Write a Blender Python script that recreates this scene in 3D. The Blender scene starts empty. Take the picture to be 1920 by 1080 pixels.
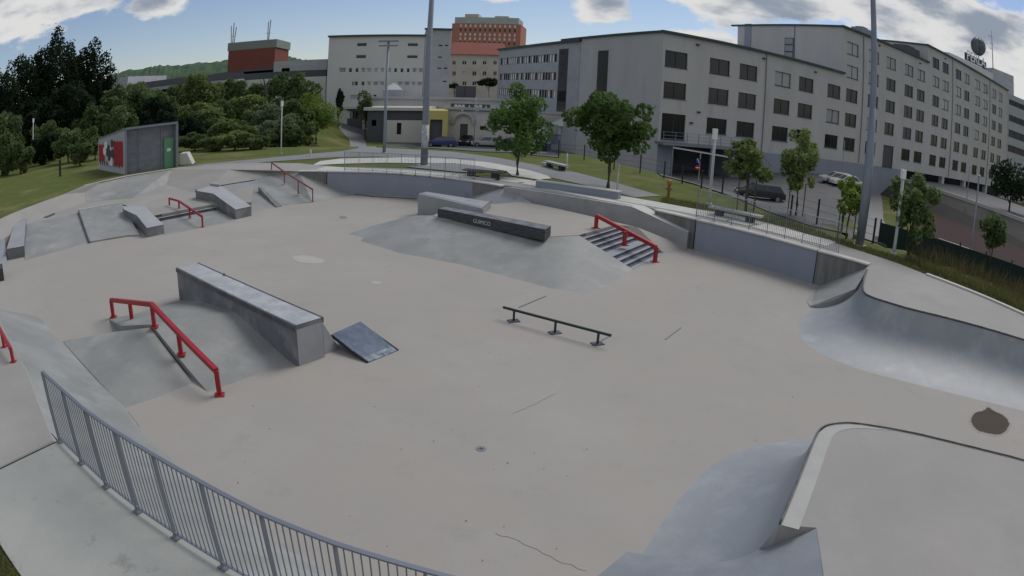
import bpy, math, random
from mathutils import Vector, Matrix
R = math.radians
random.seed(7)
scene = bpy.context.scene
COL = scene.collection

# ------------------------------------------------------------------ camera
# a wide-angle outdoor camera on a mast six metres above the skatepark floor
CAM_H, FOC, BAR, PITCH, ROLL = 6.0, 1249.6, -.11304, .296055, .049341
cam = bpy.data.cameras.new('camera'); camo = bpy.data.objects.new('camera', cam); COL.objects.link(camo)
scene.camera = camo
cam.type = 'PANO'
cc = cam if hasattr(cam, 'fisheye_polynomial_k0') else cam.cycles
cc.panorama_type = 'FISHEYE_LENS_POLYNOMIAL'
cc.fisheye_fov = R(150)
cc.fisheye_polynomial_k0 = 0
for i_, v_ in enumerate((0.042246606457, 0.000167083838700, -1.0642071039e-05, 7.768169244669e-07)):
    setattr(cc, 'fisheye_polynomial_k%d' % (i_+1), -v_)
cam.sensor_width = 36; cam.clip_start = .05; cam.clip_end = 6000
UP = Vector((math.sin(ROLL)*math.cos(PITCH), math.cos(ROLL)*math.cos(PITCH), math.sin(PITCH)))
FW = Vector((0, 0, -1)); HF = (FW-UP*FW.dot(UP)).normalized(); RT = HF.cross(UP)
camo.matrix_world = Matrix(((RT.x, RT.y, RT.z, 0), (HF.x, HF.y, HF.z, 0), (UP.x, UP.y, UP.z, CAM_H), (0, 0, 0, 1)))

# ------------------------------------------------------------------ light
SUN_EL, SUN_AZ = R(50), R(44)          # azimuth clockwise from +Y
w = bpy.data.worlds.new('World'); scene.world = w; w.use_nodes = True
nt = w.node_tree; N = nt.nodes; L = nt.links; N.clear()
def nd(t, **k):
    n = N.new(t)
    for a, b in k.items(): setattr(n, a, b)
    return n
def mth(op, a, b=None, c=None, clamp=False):
    n = N.new('ShaderNodeMath'); n.operation = op; n.use_clamp = clamp
    for i, v in enumerate((a, b, c)):
        if v is None: continue
        if isinstance(v, (int, float)): n.inputs[i].default_value = v
        else: L.new(v, n.inputs[i])
    return n.outputs[0]
def sstep(v, a, b):
    n = N.new('ShaderNodeMapRange'); n.interpolation_type = 'SMOOTHSTEP'
    L.new(v, n.inputs[0]); n.inputs[1].default_value = a; n.inputs[2].default_value = b
    return n.outputs[0]
out = nd('ShaderNodeOutputWorld'); bg = nd('ShaderNodeBackground')
sky = nd('ShaderNodeTexSky', sky_type='NISHITA', sun_disc=False, sun_elevation=SUN_EL, sun_rotation=SUN_AZ)
sky.air_density = 1.0; sky.dust_density = .3; sky.ozone_density = 1.6
tc = nd('ShaderNodeTexCoord'); sep = nd('ShaderNodeSeparateXYZ'); L.new(tc.outputs['Generated'], sep.inputs[0])
az = mth('ARCTAN2', sep.outputs[0], sep.outputs[1]); el = mth('ARCSINE', sep.outputs[2])
def cvec(sx, sy, ox, oy):
    c = nd('ShaderNodeCombineXYZ')
    L.new(mth('MULTIPLY_ADD', az, sx, ox), c.inputs[0]); L.new(mth('MULTIPLY_ADD', el, sy, oy), c.inputs[1])
    return c.outputs[0]
def noise(v, sc, det, rough=.55):
    n = nd('ShaderNodeTexNoise'); L.new(v, n.inputs['Vector'])
    n.inputs['Scale'].default_value = sc; n.inputs['Detail'].default_value = det; n.inputs['Roughness'].default_value = rough
    return n.outputs['Fac']
def blob(a0, e0, ra, re):               # a cloud bank round a bearing and height, 1 in the middle
    dx = mth('DIVIDE', mth('SUBTRACT', az, R(a0)), R(ra)); dy = mth('DIVIDE', mth('SUBTRACT', el, R(e0)), R(re))
    d = mth('SQRT', mth('ADD', mth('MULTIPLY', dx, dx), mth('MULTIPLY', dy, dy)))
    return mth('SUBTRACT', 1.0, d)
n1 = noise(cvec(5.5, 13, 3.1, 1.7), 1.0, 9, .58)
bank = blob(42, 8, 24, 11)
for b in (blob(22, 10.6, 13, 3.6), blob(-46, 10.6, 11, 3.4), blob(-32.5, 9.2, 3.0, 2.0), blob(6.8, 8.6, 3.0, 1.6), blob(-30, 13, 9, 2.2), blob(180, 35, 60, 60), blob(-180, 35, 60, 60), blob(-110, 40, 50, 30), blob(110, 40, 50, 40), blob(16, 5.8, 7, 1.5), blob(-3, 8.8, 4.5, 1.0)):
    bank = mth('MAXIMUM', bank, b)
bank = mth('MAXIMUM', bank, -1.0)
cov = mth('ADD', mth('MULTIPLY', mth('SUBTRACT', n1, .5), 1.9), mth('MULTIPLY', bank, .55))
mask = sstep(cov, .02, .2)
core = sstep(mth('ADD', mth('MULTIPLY', mth('SUBTRACT', noise(cvec(6, 15, 9.3, 4.2), 1.0, 6, .5), .5), 2.0), mth('MULTIPLY', cov, .9)), .12, .62)
cmix = nd('ShaderNodeMix', data_type='RGBA'); L.new(core, cmix.inputs[0])
cmix.inputs[6].default_value = (12.6, 12.6, 12.5, 1); cmix.inputs[7].default_value = (4.8, 5.6, 6.9, 1)
smul = nd('ShaderNodeMix', data_type='RGBA', blend_type='MULTIPLY'); smul.inputs[0].default_value = 1
L.new(sky.outputs[0], smul.inputs[6]); smul.inputs[7].default_value = (1.55, 1.5, 1.62, 1)
smix = nd('ShaderNodeMix', data_type='RGBA'); L.new(mask, smix.inputs[0])
L.new(smul.outputs[2], smix.inputs[6]); L.new(cmix.outputs[2], smix.inputs[7])
L.new(smix.outputs[2], bg.inputs[0]); bg.inputs[1].default_value = .060
L.new(bg.outputs[0], out.inputs[0])
sun = bpy.data.lights.new('sun', 'SUN'); suno = bpy.data.objects.new('sun', sun); COL.objects.link(suno)
sun.energy = 2.3; sun.angle = R(34); sun.color = (1, .96, .9)
sd = Vector((math.cos(SUN_EL)*math.sin(SUN_AZ), math.cos(SUN_EL)*math.cos(SUN_AZ), math.sin(SUN_EL)))
suno.rotation_euler = sd.to_track_quat('Z', 'Y').to_euler(); suno.location = (0, 0, 40)
scene.view_settings.view_transform = 'Standard'; scene.view_settings.look = 'None'
scene.view_settings.exposure = -.08; scene.view_settings.gamma = 1
scene.render.film_transparent = False
try:
    scene.cycles.use_denoising = True; scene.cycles.max_bounces = 6; scene.cycles.transparent_max_bounces = 6
except Exception: pass

# ------------------------------------------------------------------ survey: photograph bearings to places
def ray(px, py):
    x, y = px-960., py-540.; r = math.hypot(x, y); th = r/FOC
    for _ in range(20): th -= (FOC*(th+BAR*th**3)-r)/(FOC*(1+3*BAR*th*th))
    s = math.sin(th)/max(r, 1e-9); v = Vector((x*s, -y*s, -math.cos(th)))
    return Vector((v.dot(RT), v.dot(HF), v.dot(UP)))
def G(px, py, z=0.):                    # the place at height z seen on that bearing
    d = ray(px, py); t = (z-CAM_H)/d.z
    return Vector((d.x*t, d.y*t, z))
def ZT(px, py, base):                   # height at which a bearing passes above a base point
    d = ray(px, py); return CAM_H+math.hypot(base[0], base[1])/math.hypot(d.x, d.y)*d.z
K0, K1 = G(1625, 318, .25), G(1985, 440, .25); KD = (K1-K0).normalized(); KN = Vector((-KD.y, KD.x, 0)); KN = KN if KN.y > 0 else -KN
def sm(t): t = min(1, max(0, t)); return t*t*(3-2*t)
def zg(x, y):                           # the lie of the land
    e = (x-3)*.917+(y-54)*.4
    t = max(sm((e-1)/11), sm((y-52)/24)*sm((x+34)/14))
    z = 1.21-2.9*t+1.3*sm((x-22)/14)*t
    z -= .27*(1-sm((y-7)/7))*(1 if x < 2 else 1-sm((x-2)/3))
    a = (x-20.6)*.82+(y-31.6)*.58+6.6; c = (x-23.5)*.865-(y-42)*.5; b = 2.5-((x-K0.x)*KN.x+(y-K0.y)*KN.y)
    z += (-2.5-z)*sm(a/1.6)*sm(c/1.6)*sm(b/1.6)
    r = math.hypot(x, y)
    return z+(0-z)*sm((r-170)/120)
def GT(px, py):                         # the place on the land seen on that bearing
    d = ray(px, py); h = math.hypot(d.x, d.y); t = 4.0
    while t*h < 1500:
        x, y, z = d.x*t, d.y*t, CAM_H+d.z*t
        if z < zg(x, y): break
        t += max(.15, t*.004)
    lo, hi = t-max(.15, t*.004), t
    for _ in range(20):
        m = (lo+hi)/2
        if CAM_H+d.z*m < zg(d.x*m, d.y*m): hi = m
        else: lo = m
    return Vector((d.x*hi, d.y*hi, zg(d.x*hi, d.y*hi)))
class Plane:                            # an upright building face through a bearing at a distance, with a heading
    def __init__(s, px, D, heading):
        d = ray(*px); h = math.hypot(d.x, d.y)
        s.c = Vector((d.x/h*D, d.y/h*D)); th = R(heading)
        s.d = Vector((math.sin(th), math.cos(th))); s.n = Vector((math.cos(th), -math.sin(th)))   # n points towards the viewer side
        if s.n.dot(s.c) > 0: s.n = -s.n
    def sz(s, px, py):
        d = ray(px, py); v = Vector((d.x, d.y)); t = s.n.dot(s.c)/s.n.dot(v)
        return ((v*t-s.c).dot(s.d), CAM_H+t*d.z)
    def pt(s, a, z, out=0.):
        p = s.c+s.d*a+s.n*out; return Vector((p.x, p.y, z))
def plane_level(pa, D, pb):             # face whose two pixels lie on one level edge
    a, b = ray(*pa), ray(*pb); ta = a.z/math.hypot(a.x, a.y); tb = b.z/math.hypot(b.x, b.y)
    DB = D*ta/tb
    ha, hb = math.hypot(a.x, a.y), math.hypot(b.x, b.y)
    A = Vector((a.x/ha*D, a.y/ha*D)); B = Vector((b.x/hb*DB, b.y/hb*DB)); v = B-A
    return Plane(pa, D, math.degrees(math.atan2(v.x, v.y)))

# ------------------------------------------------------------------ materials
MATS = {}
def mat(name, col, rough=.8, metal=0, spec=.3, var=None, vscale=1.0, vamt=.5, bump=0, bscale=20, var2=None, v2scale=.2, v2thr=(.5, .7), trans=0, coat=0, stretch=None, rnd=0, grain=0, streak=None):
    if name in MATS: return MATS[name]
    m = bpy.data.materials.new(name); m.use_nodes = True; t = m.node_tree; n = t.nodes; l = t.links
    b = n['Principled BSDF']; b.inputs['Base Color'].default_value = (*col, 1)
    b.inputs['Roughness'].default_value = rough; b.inputs['Metallic'].default_value = metal
    b.inputs['Specular IOR Level'].default_value = spec; b.inputs['Coat Weight'].default_value = coat
    geo = n.new('ShaderNodeNewGeometry'); src = geo.outputs['Position']
    if stretch:
        mp = n.new('ShaderNodeMapping'); mp.inputs['Scale'].default_value = stretch; l.new(src, mp.inputs[0]); src = mp.outputs[0]
    cur = None
    def nz(sc, det=5, ro=.6):
        q = n.new('ShaderNodeTexNoise'); l.new(src, q.inputs['Vector']); q.inputs['Scale'].default_value = sc
        q.inputs['Detail'].default_value = det; q.inputs['Roughness'].default_value = ro; return q.outputs['Fac']
    def mix(fac, a, bcol):
        q = n.new('ShaderNodeMix'); q.data_type = 'RGBA'; l.new(fac, q.inputs[0])
        if isinstance(a, tuple): q.inputs[6].default_value = (*a, 1)
        else: l.new(a, q.inputs[6])
        if isinstance(bcol, tuple): q.inputs[7].default_value = (*bcol, 1)
        else: l.new(bcol, q.inputs[7])
        return q.outputs[2]
    def mr(v, a, bb, to=1.0):
        q = n.new('ShaderNodeMapRange'); l.new(v, q.inputs[0]); q.inputs[1].default_value = a; q.inputs[2].default_value = bb; q.inputs[4].default_value = to
        return q.outputs[0]
    cur = col
    if var: cur = mix(mr(nz(vscale), .35, .65, vamt), cur, var)
    if var2: cur = mix(mr(nz(v2scale, 6, .65), *v2thr, .85), cur, var2)
    if streak:
        cur = mix(mr(nz(.9, 8, .72), .57, .74, .75), cur, streak); cur = mix(mr(nz(2.6, 6, .7), .64, .72, .5), cur, tuple(c*1.22 for c in streak))
    if grain:
        cur = mix(mr(nz(38, 3), .3, .7, grain), cur, tuple(c*.62 for c in col))
    if rnd:
        oi = n.new('ShaderNodeObjectInfo'); hs = n.new('ShaderNodeHueSaturation')
        q = n.new('ShaderNodeMapRange'); l.new(oi.outputs['Random'], q.inputs[0]); q.inputs[3].default_value = 1-rnd; q.inputs[4].default_value = 1+rnd
        l.new(q.outputs[0], hs.inputs['Value'])
        if isinstance(cur, tuple): hs.inputs['Color'].default_value = (*cur, 1)
        else: l.new(cur, hs.inputs['Color'])
        cur = hs.outputs[0]
    if not isinstance(cur, tuple): l.new(cur, b.inputs['Base Color'])
    if bump:
        bp = n.new('ShaderNodeBump'); bp.inputs['Strength'].default_value = bump; bp.inputs['Distance'].default_value = .02
        l.new(nz(bscale, 4), bp.inputs['Height']); l.new(bp.outputs[0], b.inputs['Normal'])
    if trans:
        tr = n.new('ShaderNodeBsdfTranslucent'); ms = n.new('ShaderNodeMixShader'); ms.inputs[0].default_value = trans
        if isinstance(cur, tuple): tr.inputs[0].default_value = (*cur, 1)
        else: l.new(cur, tr.inputs[0])
        l.new(b.outputs[0], ms.inputs[1]); l.new(tr.outputs[0], ms.inputs[2]); l.new(ms.outputs[0], n['Material Output'].inputs[0])
    MATS[name] = m; return m
M_floor = mat('court_concrete', (.338, .314, .280), .85, streak=(.27, .262, .25), var=(.32, .305, .28), vscale=.35, vamt=.8, var2=(.36, .342, .312), v2scale=.13, v2thr=(.48, .62), bump=.15, bscale=30, grain=.22)
M_ramp = mat('smooth_grey_concrete', (.285, .288, .268), .6, spec=.35, var=(.215, .225, .215), vscale=.7, vamt=.9, var2=(.35, .36, .345), v2scale=.5, v2thr=(.52, .70), bump=.08, bscale=12, grain=.12)
M_ramp2 = mat('blue_grey_concrete', (.275, .29, .30), .5, spec=.4, var=(.20, .22, .235), vscale=.6, vamt=.9, var2=(.335, .35, .36), v2scale=.6, v2thr=(.50, .66), bump=.08, bscale=12, stretch=(1, 1, .5), grain=.1)
M_deck = mat('deck_concrete', (.32, .305, .282), .85, var=(.28, .27, .255), vscale=.5, vamt=.8, var2=(.36, .345, .32), v2scale=.3, bump=.15, bscale=30, grain=.25)
M_light = mat('light_concrete', (.54, .53, .49), .85, var=(.44, .44, .41), vscale=.8, vamt=.7, var2=(.34, .35, .32), v2scale=.9, v2thr=(.58, .68), bump=.2, bscale=25, grain=.25)
M_ledge = mat('ledge_concrete', (.33, .335, .34), .6, var=(.26, .265, .27), vscale=1.2, vamt=.8, var2=(.16, .165, .17), v2scale=1.5, v2thr=(.6, .72), bump=.1, grain=.2)
M_dirtywall = mat('stained_concrete', (.22, .22, .215), .85, var=(.13, .13, .125), vscale=1.6, vamt=1, var2=(.3, .3, .29), v2scale=2.2, v2thr=(.6, .7), stretch=(2.2, 2.2, .35), bump=.2, grain=.3)
M_waxed = mat('waxed_edge', (.06, .062, .068), .4, metal=.3, var=(.14, .145, .15), vscale=3, vamt=.7)
M_blue = mat('blue_grey_paint', (.255, .28, .335), .8, var=(.22, .245, .295), vscale=.8, vamt=.7, var2=(.13, .145, .18), v2scale=.9, v2thr=(.64, .75), stretch=(1, 1, .5), grain=.12)
M_black = mat('black_paint', (.035, .037, .042), .6, var=(.075, .078, .085), vscale=4, vamt=.8, stretch=(1, 1, 4))
M_asph = mat('asphalt', (.13, .13, .132), .9, var=(.10, .10, .105), vscale=.6, vamt=.8, bump=.3, bscale=60, grain=.3)
M_path = mat('path_asphalt', (.23, .235, .235), .9, var=(.19, .195, .195), vscale=.7, vamt=.7, bump=.3, bscale=50, grain=.25)
M_grass = mat('grass', (.115, .135, .038), .95, spec=.1, var=(.082, .108, .028), vscale=.8, vamt=1, var2=(.21, .18, .09), v2scale=.3, v2thr=(.50, .68), bump=.9, bscale=14, grain=.5)
M_blade = mat('grass_blades', (.13, .15, .05), .9, spec=.1, var=(.22, .19, .09), vscale=1.5, vamt=.8, trans=.2)
M_red = mat('red_paint', (.34, .022, .028), .5, spec=.35, var=(.24, .02, .024), vscale=3, vamt=.8, var2=(.33, .12, .11), v2scale=7, v2thr=(.62, .70))
M_steel = mat('galvanised_steel', (.215, .23, .265), .5, metal=.5, var=(.21, .225, .26), vscale=2)
M_dsteel = mat('dark_steel', (.035, .045, .045), .5, metal=.4)
M_plate = mat('worn_steel_plate', (.15, .175, .215), .45, metal=.6, var=(.10, .12, .15), vscale=5, vamt=.9, var2=(.33, .36, .39), v2scale=3, v2thr=(.62, .68))
M_wall = mat('grey_render', (.46, .455, .45), .9, var=(.40, .40, .40), vscale=.35, vamt=.7, grain=.08, bump=.05, stretch=(1, 1, .3), var2=(.37, .37, .365), v2scale=.5, v2thr=(.56, .7))
M_wall2 = mat('pale_render', (.54, .54, .53), .9, var=(.47, .475, .47), vscale=.15, vamt=.6)
M_wall3 = mat('weathered_panel', (.38, .395, .42), .9, var=(.30, .315, .34), vscale=.5, vamt=.7, stretch=(1, 1, 2))
M_trim = mat('dark_roof_trim', (.045, .07, .065), .6)
M_glass = mat('window_glass', (.012, .014, .017), .12, spec=.45, rnd=.5)
M_blind = mat('window_with_blinds', (.30, .31, .33), .35, spec=.5, rnd=.25)
M_frame = mat('dark_window_frame', (.05, .052, .06), .6)
M_white = mat('white_paint', (.72, .72, .72), .6, var=(.6, .6, .6), vscale=1)
M_brick = mat('orange_brick', (.38, .175, .13), .9, var=(.36, .14, .10), vscale=.3, grain=.2)
M_roof = mat('red_roof_tiles', (.235, .085, .062), .9, var=(.19, .07, .052), vscale=.4)
M_beige = mat('beige_render', (.50, .45, .39), .9, var=(.35, .315, .28), vscale=.3)
M_dgrey = mat('dark_grey_cladding', (.085, .09, .105), .8, var=(.065, .07, .08), vscale=.4)
M_yellow = mat('yellow_render', (.50, .43, .16), .8, var=(.44, .38, .14), vscale=.6)
M_green = mat('green_door_paint', (.13, .30, .17), .5, var=(.10, .25, .14), vscale=2)
M_gpan = mat('dark_green_windscreen', (.012, .028, .028), .9, var=(.018, .035, .033), vscale=.4, vamt=.6)
M_clay = mat('red_clay', (.036, .013, .013), .95, var=(.022, .011, .011), vscale=.5, var2=(.055, .024, .02), v2scale=.8, v2thr=(.62, .7))
M_brown = mat('dark_brown_wall', (.055, .05, .046), .9, var=(.035, .035, .035), vscale=.6)
M_bark = mat('bark', (.085, .07, .055), .95, var=(.05, .042, .035), vscale=4)
def leafmat(name, a, b): return mat(name, a, .7, spec=.15, var=b, vscale=.9, vamt=1, trans=.42, rnd=.18)
M_leaf = leafmat('maple_leaves', (.12, .20, .055), (.065, .125, .033))
M_leafd = leafmat('dark_leaves', (.035, .056, .028), (.019, .034, .018))
M_leafm = leafmat('mid_leaves', (.15, .20, .08), (.09, .135, .052))
M_leafo = leafmat('olive_leaves', (.23, .28, .10), (.14, .19, .07))
M_leafy = leafmat('yellow_green_leaves', (.26, .35, .075), (.14, .22, .045))
M_leafg = leafmat('grey_green_leaves', (.22, .27, .165), (.15, .19, .11))
M_tyre = mat('tyre_rubber', (.02, .02, .02), .9)
M_carglass = mat('car_glass', (.015, .018, .02), .08, spec=.8)
M_lampg = mat('headlight_glass', (.6, .62, .65), .2, spec=.6)
def paint(name, c): return mat(name, c, .3, spec=.5, coat=.6)
M_wood = mat('weathered_timber', (.12, .11, .10), .85, var=(.08, .075, .07), vscale=4)
M_benchtop = mat('pale_bench_top', (.38, .38, .37), .8, var=(.3, .3, .29), vscale=3)
M_dirt = mat('damp_dirt', (.075, .06, .045), .95, var=(.055, .045, .035), vscale=3, grain=.3)

# ------------------------------------------------------------------ mesh helpers
class MB:
    def __init__(s): s.v = []; s.f = []
    def add(s, vs, fs):
        o = len(s.v); s.v += [Vector(v) for v in vs]; s.f += [tuple(i+o for i in f) for f in fs]; return s
    def quad(s, *p): return s.add(p, [tuple(range(len(p)))])
    def hexa(s, b, t):                  # bottom ring, top ring
        n = len(b)
        return s.add(list(b)+list(t), [tuple(range(n))[::-1], tuple(range(n, 2*n))]+[(i, (i+1) % n, n+(i+1) % n, n+i) for i in range(n)])
    def box(s, c, d, rz=0):
        c = Vector(c); q = Matrix.Rotation(rz, 3, 'Z')
        P = [(-1, -1), (1, -1), (1, 1), (-1, 1)]
        bt = [c+q @ Vector((x*d[0]/2, y*d[1]/2, -d[2]/2)) for x, y in P]; tp = [c+q @ Vector((x*d[0]/2, y*d[1]/2, d[2]/2)) for x, y in P]
        return s.hexa(bt, tp)
    def bar(s, a, b, wd, ht, up=(0, 0, 1)):  # rectangular beam
        a, b = Vector(a), Vector(b); d = (b-a).normalized(); u = Vector(up)
        sx = d.cross(u)
        if sx.length < 1e-4: sx = d.cross(Vector((0, 1, 0)))
        sx.normalize(); u = sx.cross(d).normalized()
        o = [(-1, -1), (1, -1), (1, 1), (-1, 1)]
        return s.hexa([a+sx*x*wd/2+u*y*ht/2 for x, y in o], [b+sx*x*wd/2+u*y*ht/2 for x, y in o])
    def tube(s, pts, rad, n=8):
        pts = [Vector(p) for p in pts]; rs = rad if isinstance(rad, (list, tuple)) else [rad]*len(pts)
        o = len(s.v)
        for i, p in enumerate(pts):
            d = (pts[min(i+1, len(pts)-1)]-pts[max(i-1, 0)]).normalized()
            x = d.cross(Vector((0, 0, 1)));
            if x.length < 1e-3: x = Vector((1, 0, 0))
            x.normalize(); y = d.cross(x)
            for k in range(n):
                a = 2*math.pi*k/n; s.v.append(p+(x*math.cos(a)+y*math.sin(a))*rs[i])
        for i in range(len(pts)-1):
            for k in range(n): s.f.append((o+i*n+k, o+i*n+(k+1) % n, o+(i+1)*n+(k+1) % n, o+(i+1)*n+k))
        s.f.append(tuple(o+k for k in range(n))[::-1]); s.f.append(tuple(o+(len(pts)-1)*n+k for k in range(n)))
        return s
def wloc(p):
    v = Vector((0, 0, 0))
    while p is not None: v += p.location; p = p.parent
    return v
def obj(name, mb, m, parent=None, smooth=False):
    me = bpy.data.meshes.new(name); o_ = wloc(parent)
    me.from_pydata([v-o_ for v in mb.v], [], mb.f); me.validate(); me.update()
    me.materials.append(m)
    if smooth:
        for p in me.polygons: p.use_smooth = True
    o = bpy.data.objects.new(name, me); COL.objects.link(o); o.parent = parent
    return o
def fixn(o):
    import bmesh
    b = bmesh.new(); b.from_mesh(o.data); bmesh.ops.remove_doubles(b, verts=b.verts, dist=.0005); bmesh.ops.recalc_face_normals(b, faces=b.faces); b.to_mesh(o.data); b.free(); return o
def tag(o, label, cat, group=None):
    o['label'] = label; o['category'] = cat
    if group: o['group'] = group
    return o
def thing(name, label, cat, loc, group=None):
    o = bpy.data.objects.new(name, None); COL.objects.link(o); o.location = loc; o.empty_display_size = .2
    return tag(o, label, cat, group)
def struct(o, kind='structure'): o['kind'] = kind; return o
def copy_tree(o, parent=None):
    c = o.copy(); COL.objects.link(c); c.parent = parent
    for ch in [x for x in CH.get(o.name, [])]: copy_tree(ch, c)
    return c
CH = {}
def index_children():
    CH.clear()
    for x in COL.objects:
        if x.parent: CH.setdefault(x.parent.name, []).append(x)
def key(p): return (round(p[0], 2), round(p[1], 2), round(p[2], 3))
def solid_mb(polys, bottom=-.2, world=False):
    skirts = bottom is not None
    """upper faces plus skirts down to a bottom level"""
    mb = MB(); ids = {}; edges = {}
    def vid(p):
        k = key(p)
        if k not in ids:
            q = Vector(p) if world else G(*p)
            if abs(q.z) < .001: q.z = -.006
            ids[k] = len(mb.v); mb.v.append(q)
        return ids[k]
    for poly in polys:
        f = tuple(vid(p) for p in poly); mb.f.append(f)
        for i in range(len(f)): edges[(f[i], f[(i+1) % len(f)])] = 1
    dn = {}
    def low(i):
        if i not in dn:
            dn[i] = len(mb.v); v = mb.v[i]; mb.v.append(Vector((v.x, v.y, bottom)))
        return dn[i]
    for (a, b) in list(edges):
        if skirts and (b, a) not in edges: mb.f.append((b, a, low(a), low(b)))
    return mb
def solid(name, polys, m, label=None, cat=None, bottom=-.2, parent=None, world=False, smooth=False, group=None):
    o = obj(name, solid_mb(polys, bottom, world), m, parent, smooth); fixn(o)
    if label: tag(o, label, cat, group)
    return o
def drape(name, pts, m, lift=.05, world=False):
    """a sheet laid on the land"""
    import bmesh
    ps = [Vector(p) for p in pts] if world else [GT(*p) for p in pts]
    b = bmesh.new(); vs = [b.verts.new((p.x, p.y, 0)) for p in ps]; b.faces.new(vs)
    bmesh.ops.triangulate(b, faces=b.faces[:])
    for _ in range(7):
        lim = 3.0
        es = [e for e in b.edges if e.calc_length() > lim]
        if not es: break
        bmesh.ops.subdivide_edges(b, edges=es, cuts=1); bmesh.ops.triangulate(b, faces=b.faces[:])
    for v in b.verts: v.co.z = zg(v.co.x, v.co.y)+lift
    bmesh.ops.recalc_face_normals(b, faces=b.faces[:])
    me = bpy.data.meshes.new(name); b.to_mesh(me); b.free(); me.materials.append(m)
    if sum(p.normal.z for p in me.polygons) < 0: me.flip_normals()
    o = bpy.data.objects.new(name, me); COL.objects.link(o); return o
def resample(pts, n):
    pts = [Vector(p) for p in pts]; ds = [0]
    for a, b in zip(pts, pts[1:]): ds.append(ds[-1]+(b-a).length)
    o = []
    for k in range(n):
        t = ds[-1]*k/(n-1); i = max(j for j in range(len(ds)) if ds[j] <= t+1e-9); i = min(i, len(pts)-2)
        o.append(pts[i].lerp(pts[i+1], (t-ds[i])/max(1e-9, ds[i+1]-ds[i])))
    return o
def chaikin(pts, it=2):
    for _ in range(it):
        q = [pts[0]]
        for a, b in zip(pts, pts[1:]): q += [a.lerp(b, .25), a.lerp(b, .75)]
        pts = q+[pts[-1]]
    return pts

# ------------------------------------------------------------------ the setting: land, concrete, paths, roads
import bmesh
OUTL = [G(x, y, 1.26) for x, y in ((1920, 587), (1737, 515), (1687, 495), (1633, 477), (1580, 460), (1475, 427), (1375, 402), (1300, 391), (1162, 366), (1005, 340), (960, 332), (895, 330), (870, 326), (760, 316), (640, 313), (560, 306), (480, 305), (430, 307), (333, 314), (236, 329), (200, 337), (120, 364), (20, 401), (-20, 420))]
OUTL = [(p.x, p.y) for p in OUTL]
OUTL += [(-31, 21), (-24, 14.5), (-16, 9.6), (-10, 6.2), (-6.46, 3.92), (-5.71, 3.57), (-4.2, 2.9), (0, 1.8), (8, .8), (18, .9), (25, 5), (26, 10)]
def inside(x, y, P):
    c = False; j = len(P)-1
    for i in range(len(P)):
        if (P[i][1] > y) != (P[j][1] > y) and x < (P[j][0]-P[i][0])*(y-P[i][1])/(P[j][1]-P[i][1])+P[i][0]: c = not c
        j = i
    return c
def axis(lo, hi, st, far):
    a = [lo+i*st for i in range(int((hi-lo)/st)+1)]; s = st; v = lo; pre = []
    while v > -far: s *= 1.25; v -= s; pre.append(v)
    v = a[-1]; s = st; post = []
    while v < far: s *= 1.25; v += s; post.append(v)
    return pre[::-1]+a+post
xs = axis(-70, 90, 1.25, 2200); ys = axis(-8, 100, 1.25, 2200)
b = bmesh.new(); grid = [[b.verts.new((x, y, zg(x, y))) for x in xs] for y in ys]
for j in range(len(ys)-1):
    for i in range(len(xs)-1): b.faces.new((grid[j][i], grid[j][i+1], grid[j+1][i+1], grid[j+1][i]))
for k in range(len(OUTL)):
    p, q = Vector((*OUTL[k], 0)), Vector((*OUTL[(k+1) % len(OUTL)], 0)); d = (q-p).normalized(); n_ = Vector((-d.y, d.x, 0))
    lo = Vector((min(p.x, q.x)-2, min(p.y, q.y)-2)); hi = Vector((max(p.x, q.x)+2, max(p.y, q.y)+2))
    fs = [f for f in b.faces if lo.x < f.calc_center_median().x < hi.x and lo.y < f.calc_center_median().y < hi.y]
    gm = set(fs)
    for f in fs: gm.update(f.edges); gm.update(f.verts)
    bmesh.ops.bisect_plane(b, geom=list(gm), plane_co=p, plane_no=n_, dist=1e-5)
bmesh.ops.delete(b, geom=[f for f in b.faces if inside(f.calc_center_median().x, f.calc_center_median().y, OUTL)], context='FACES')
bmesh.ops.recalc_face_normals(b, faces=b.faces)
me = bpy.data.meshes.new('ground'); b.to_mesh(me); b.free(); me.materials.append(M_grass)
if sum(p.normal.z for p in me.polygons) < 0: me.flip_normals()
for p in me.polygons: p.use_smooth = True
ground = bpy.data.objects.new('ground', me); COL.objects.link(ground); struct(ground)

# the sunken skatepark floor
fl = MB(); fl.quad(*[(x, y, 0) for x, y in ((-34, 14), (-33, 42), (-12, 43), (-1, 40.5), (9, 31.5), (19, 22), (25, 10), (20, 2), (0, 2.5), (-16, 10.5))][::-1])
floor = struct(fixn(obj('skatepark_floor', fl, M_floor)))
# upper terrace round the far and right-hand sides
inner = [(600, 321.5), (615, 322), (690, 323), (740, 325), (790, 329), (840, 334), (890, 341), (945, 350), (1005, 352), (1210, 385.5), (1235, 395), (1305, 411), (1400, 433), (1480, 454), (1535, 470), (1580, 482), (1630, 497), (1622, 505), (1618, 530), (1617, 545), (1624, 553), (1640, 560), (1700, 578), (1760, 592), (1840, 613), (1920, 637), (2010, 664), (2140, 708)]
outer = [(2150, 690), (2000, 625), (1920, 587), (1737, 515), (1687, 495), (1633, 477), (1580, 460), (1475, 427), (1375, 402), (1300, 391), (1162, 366), (1005, 340), (960, 332), (895, 330), (870, 326), (760, 316), (640, 313), (590, 309)]
struct(solid('terrace', [[(x, y, 1.26) for x, y in inner+outer]], M_deck, bottom=-.1))
cz = MB()
path = chaikin([G(x, y, 1.285) for x, y in ((600, 315), (760, 322), (870, 332), (960, 336), (1080, 357), (1162, 371), (1300, 396), (1400, 416), (1480, 437), (1560, 457))], 1)
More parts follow.
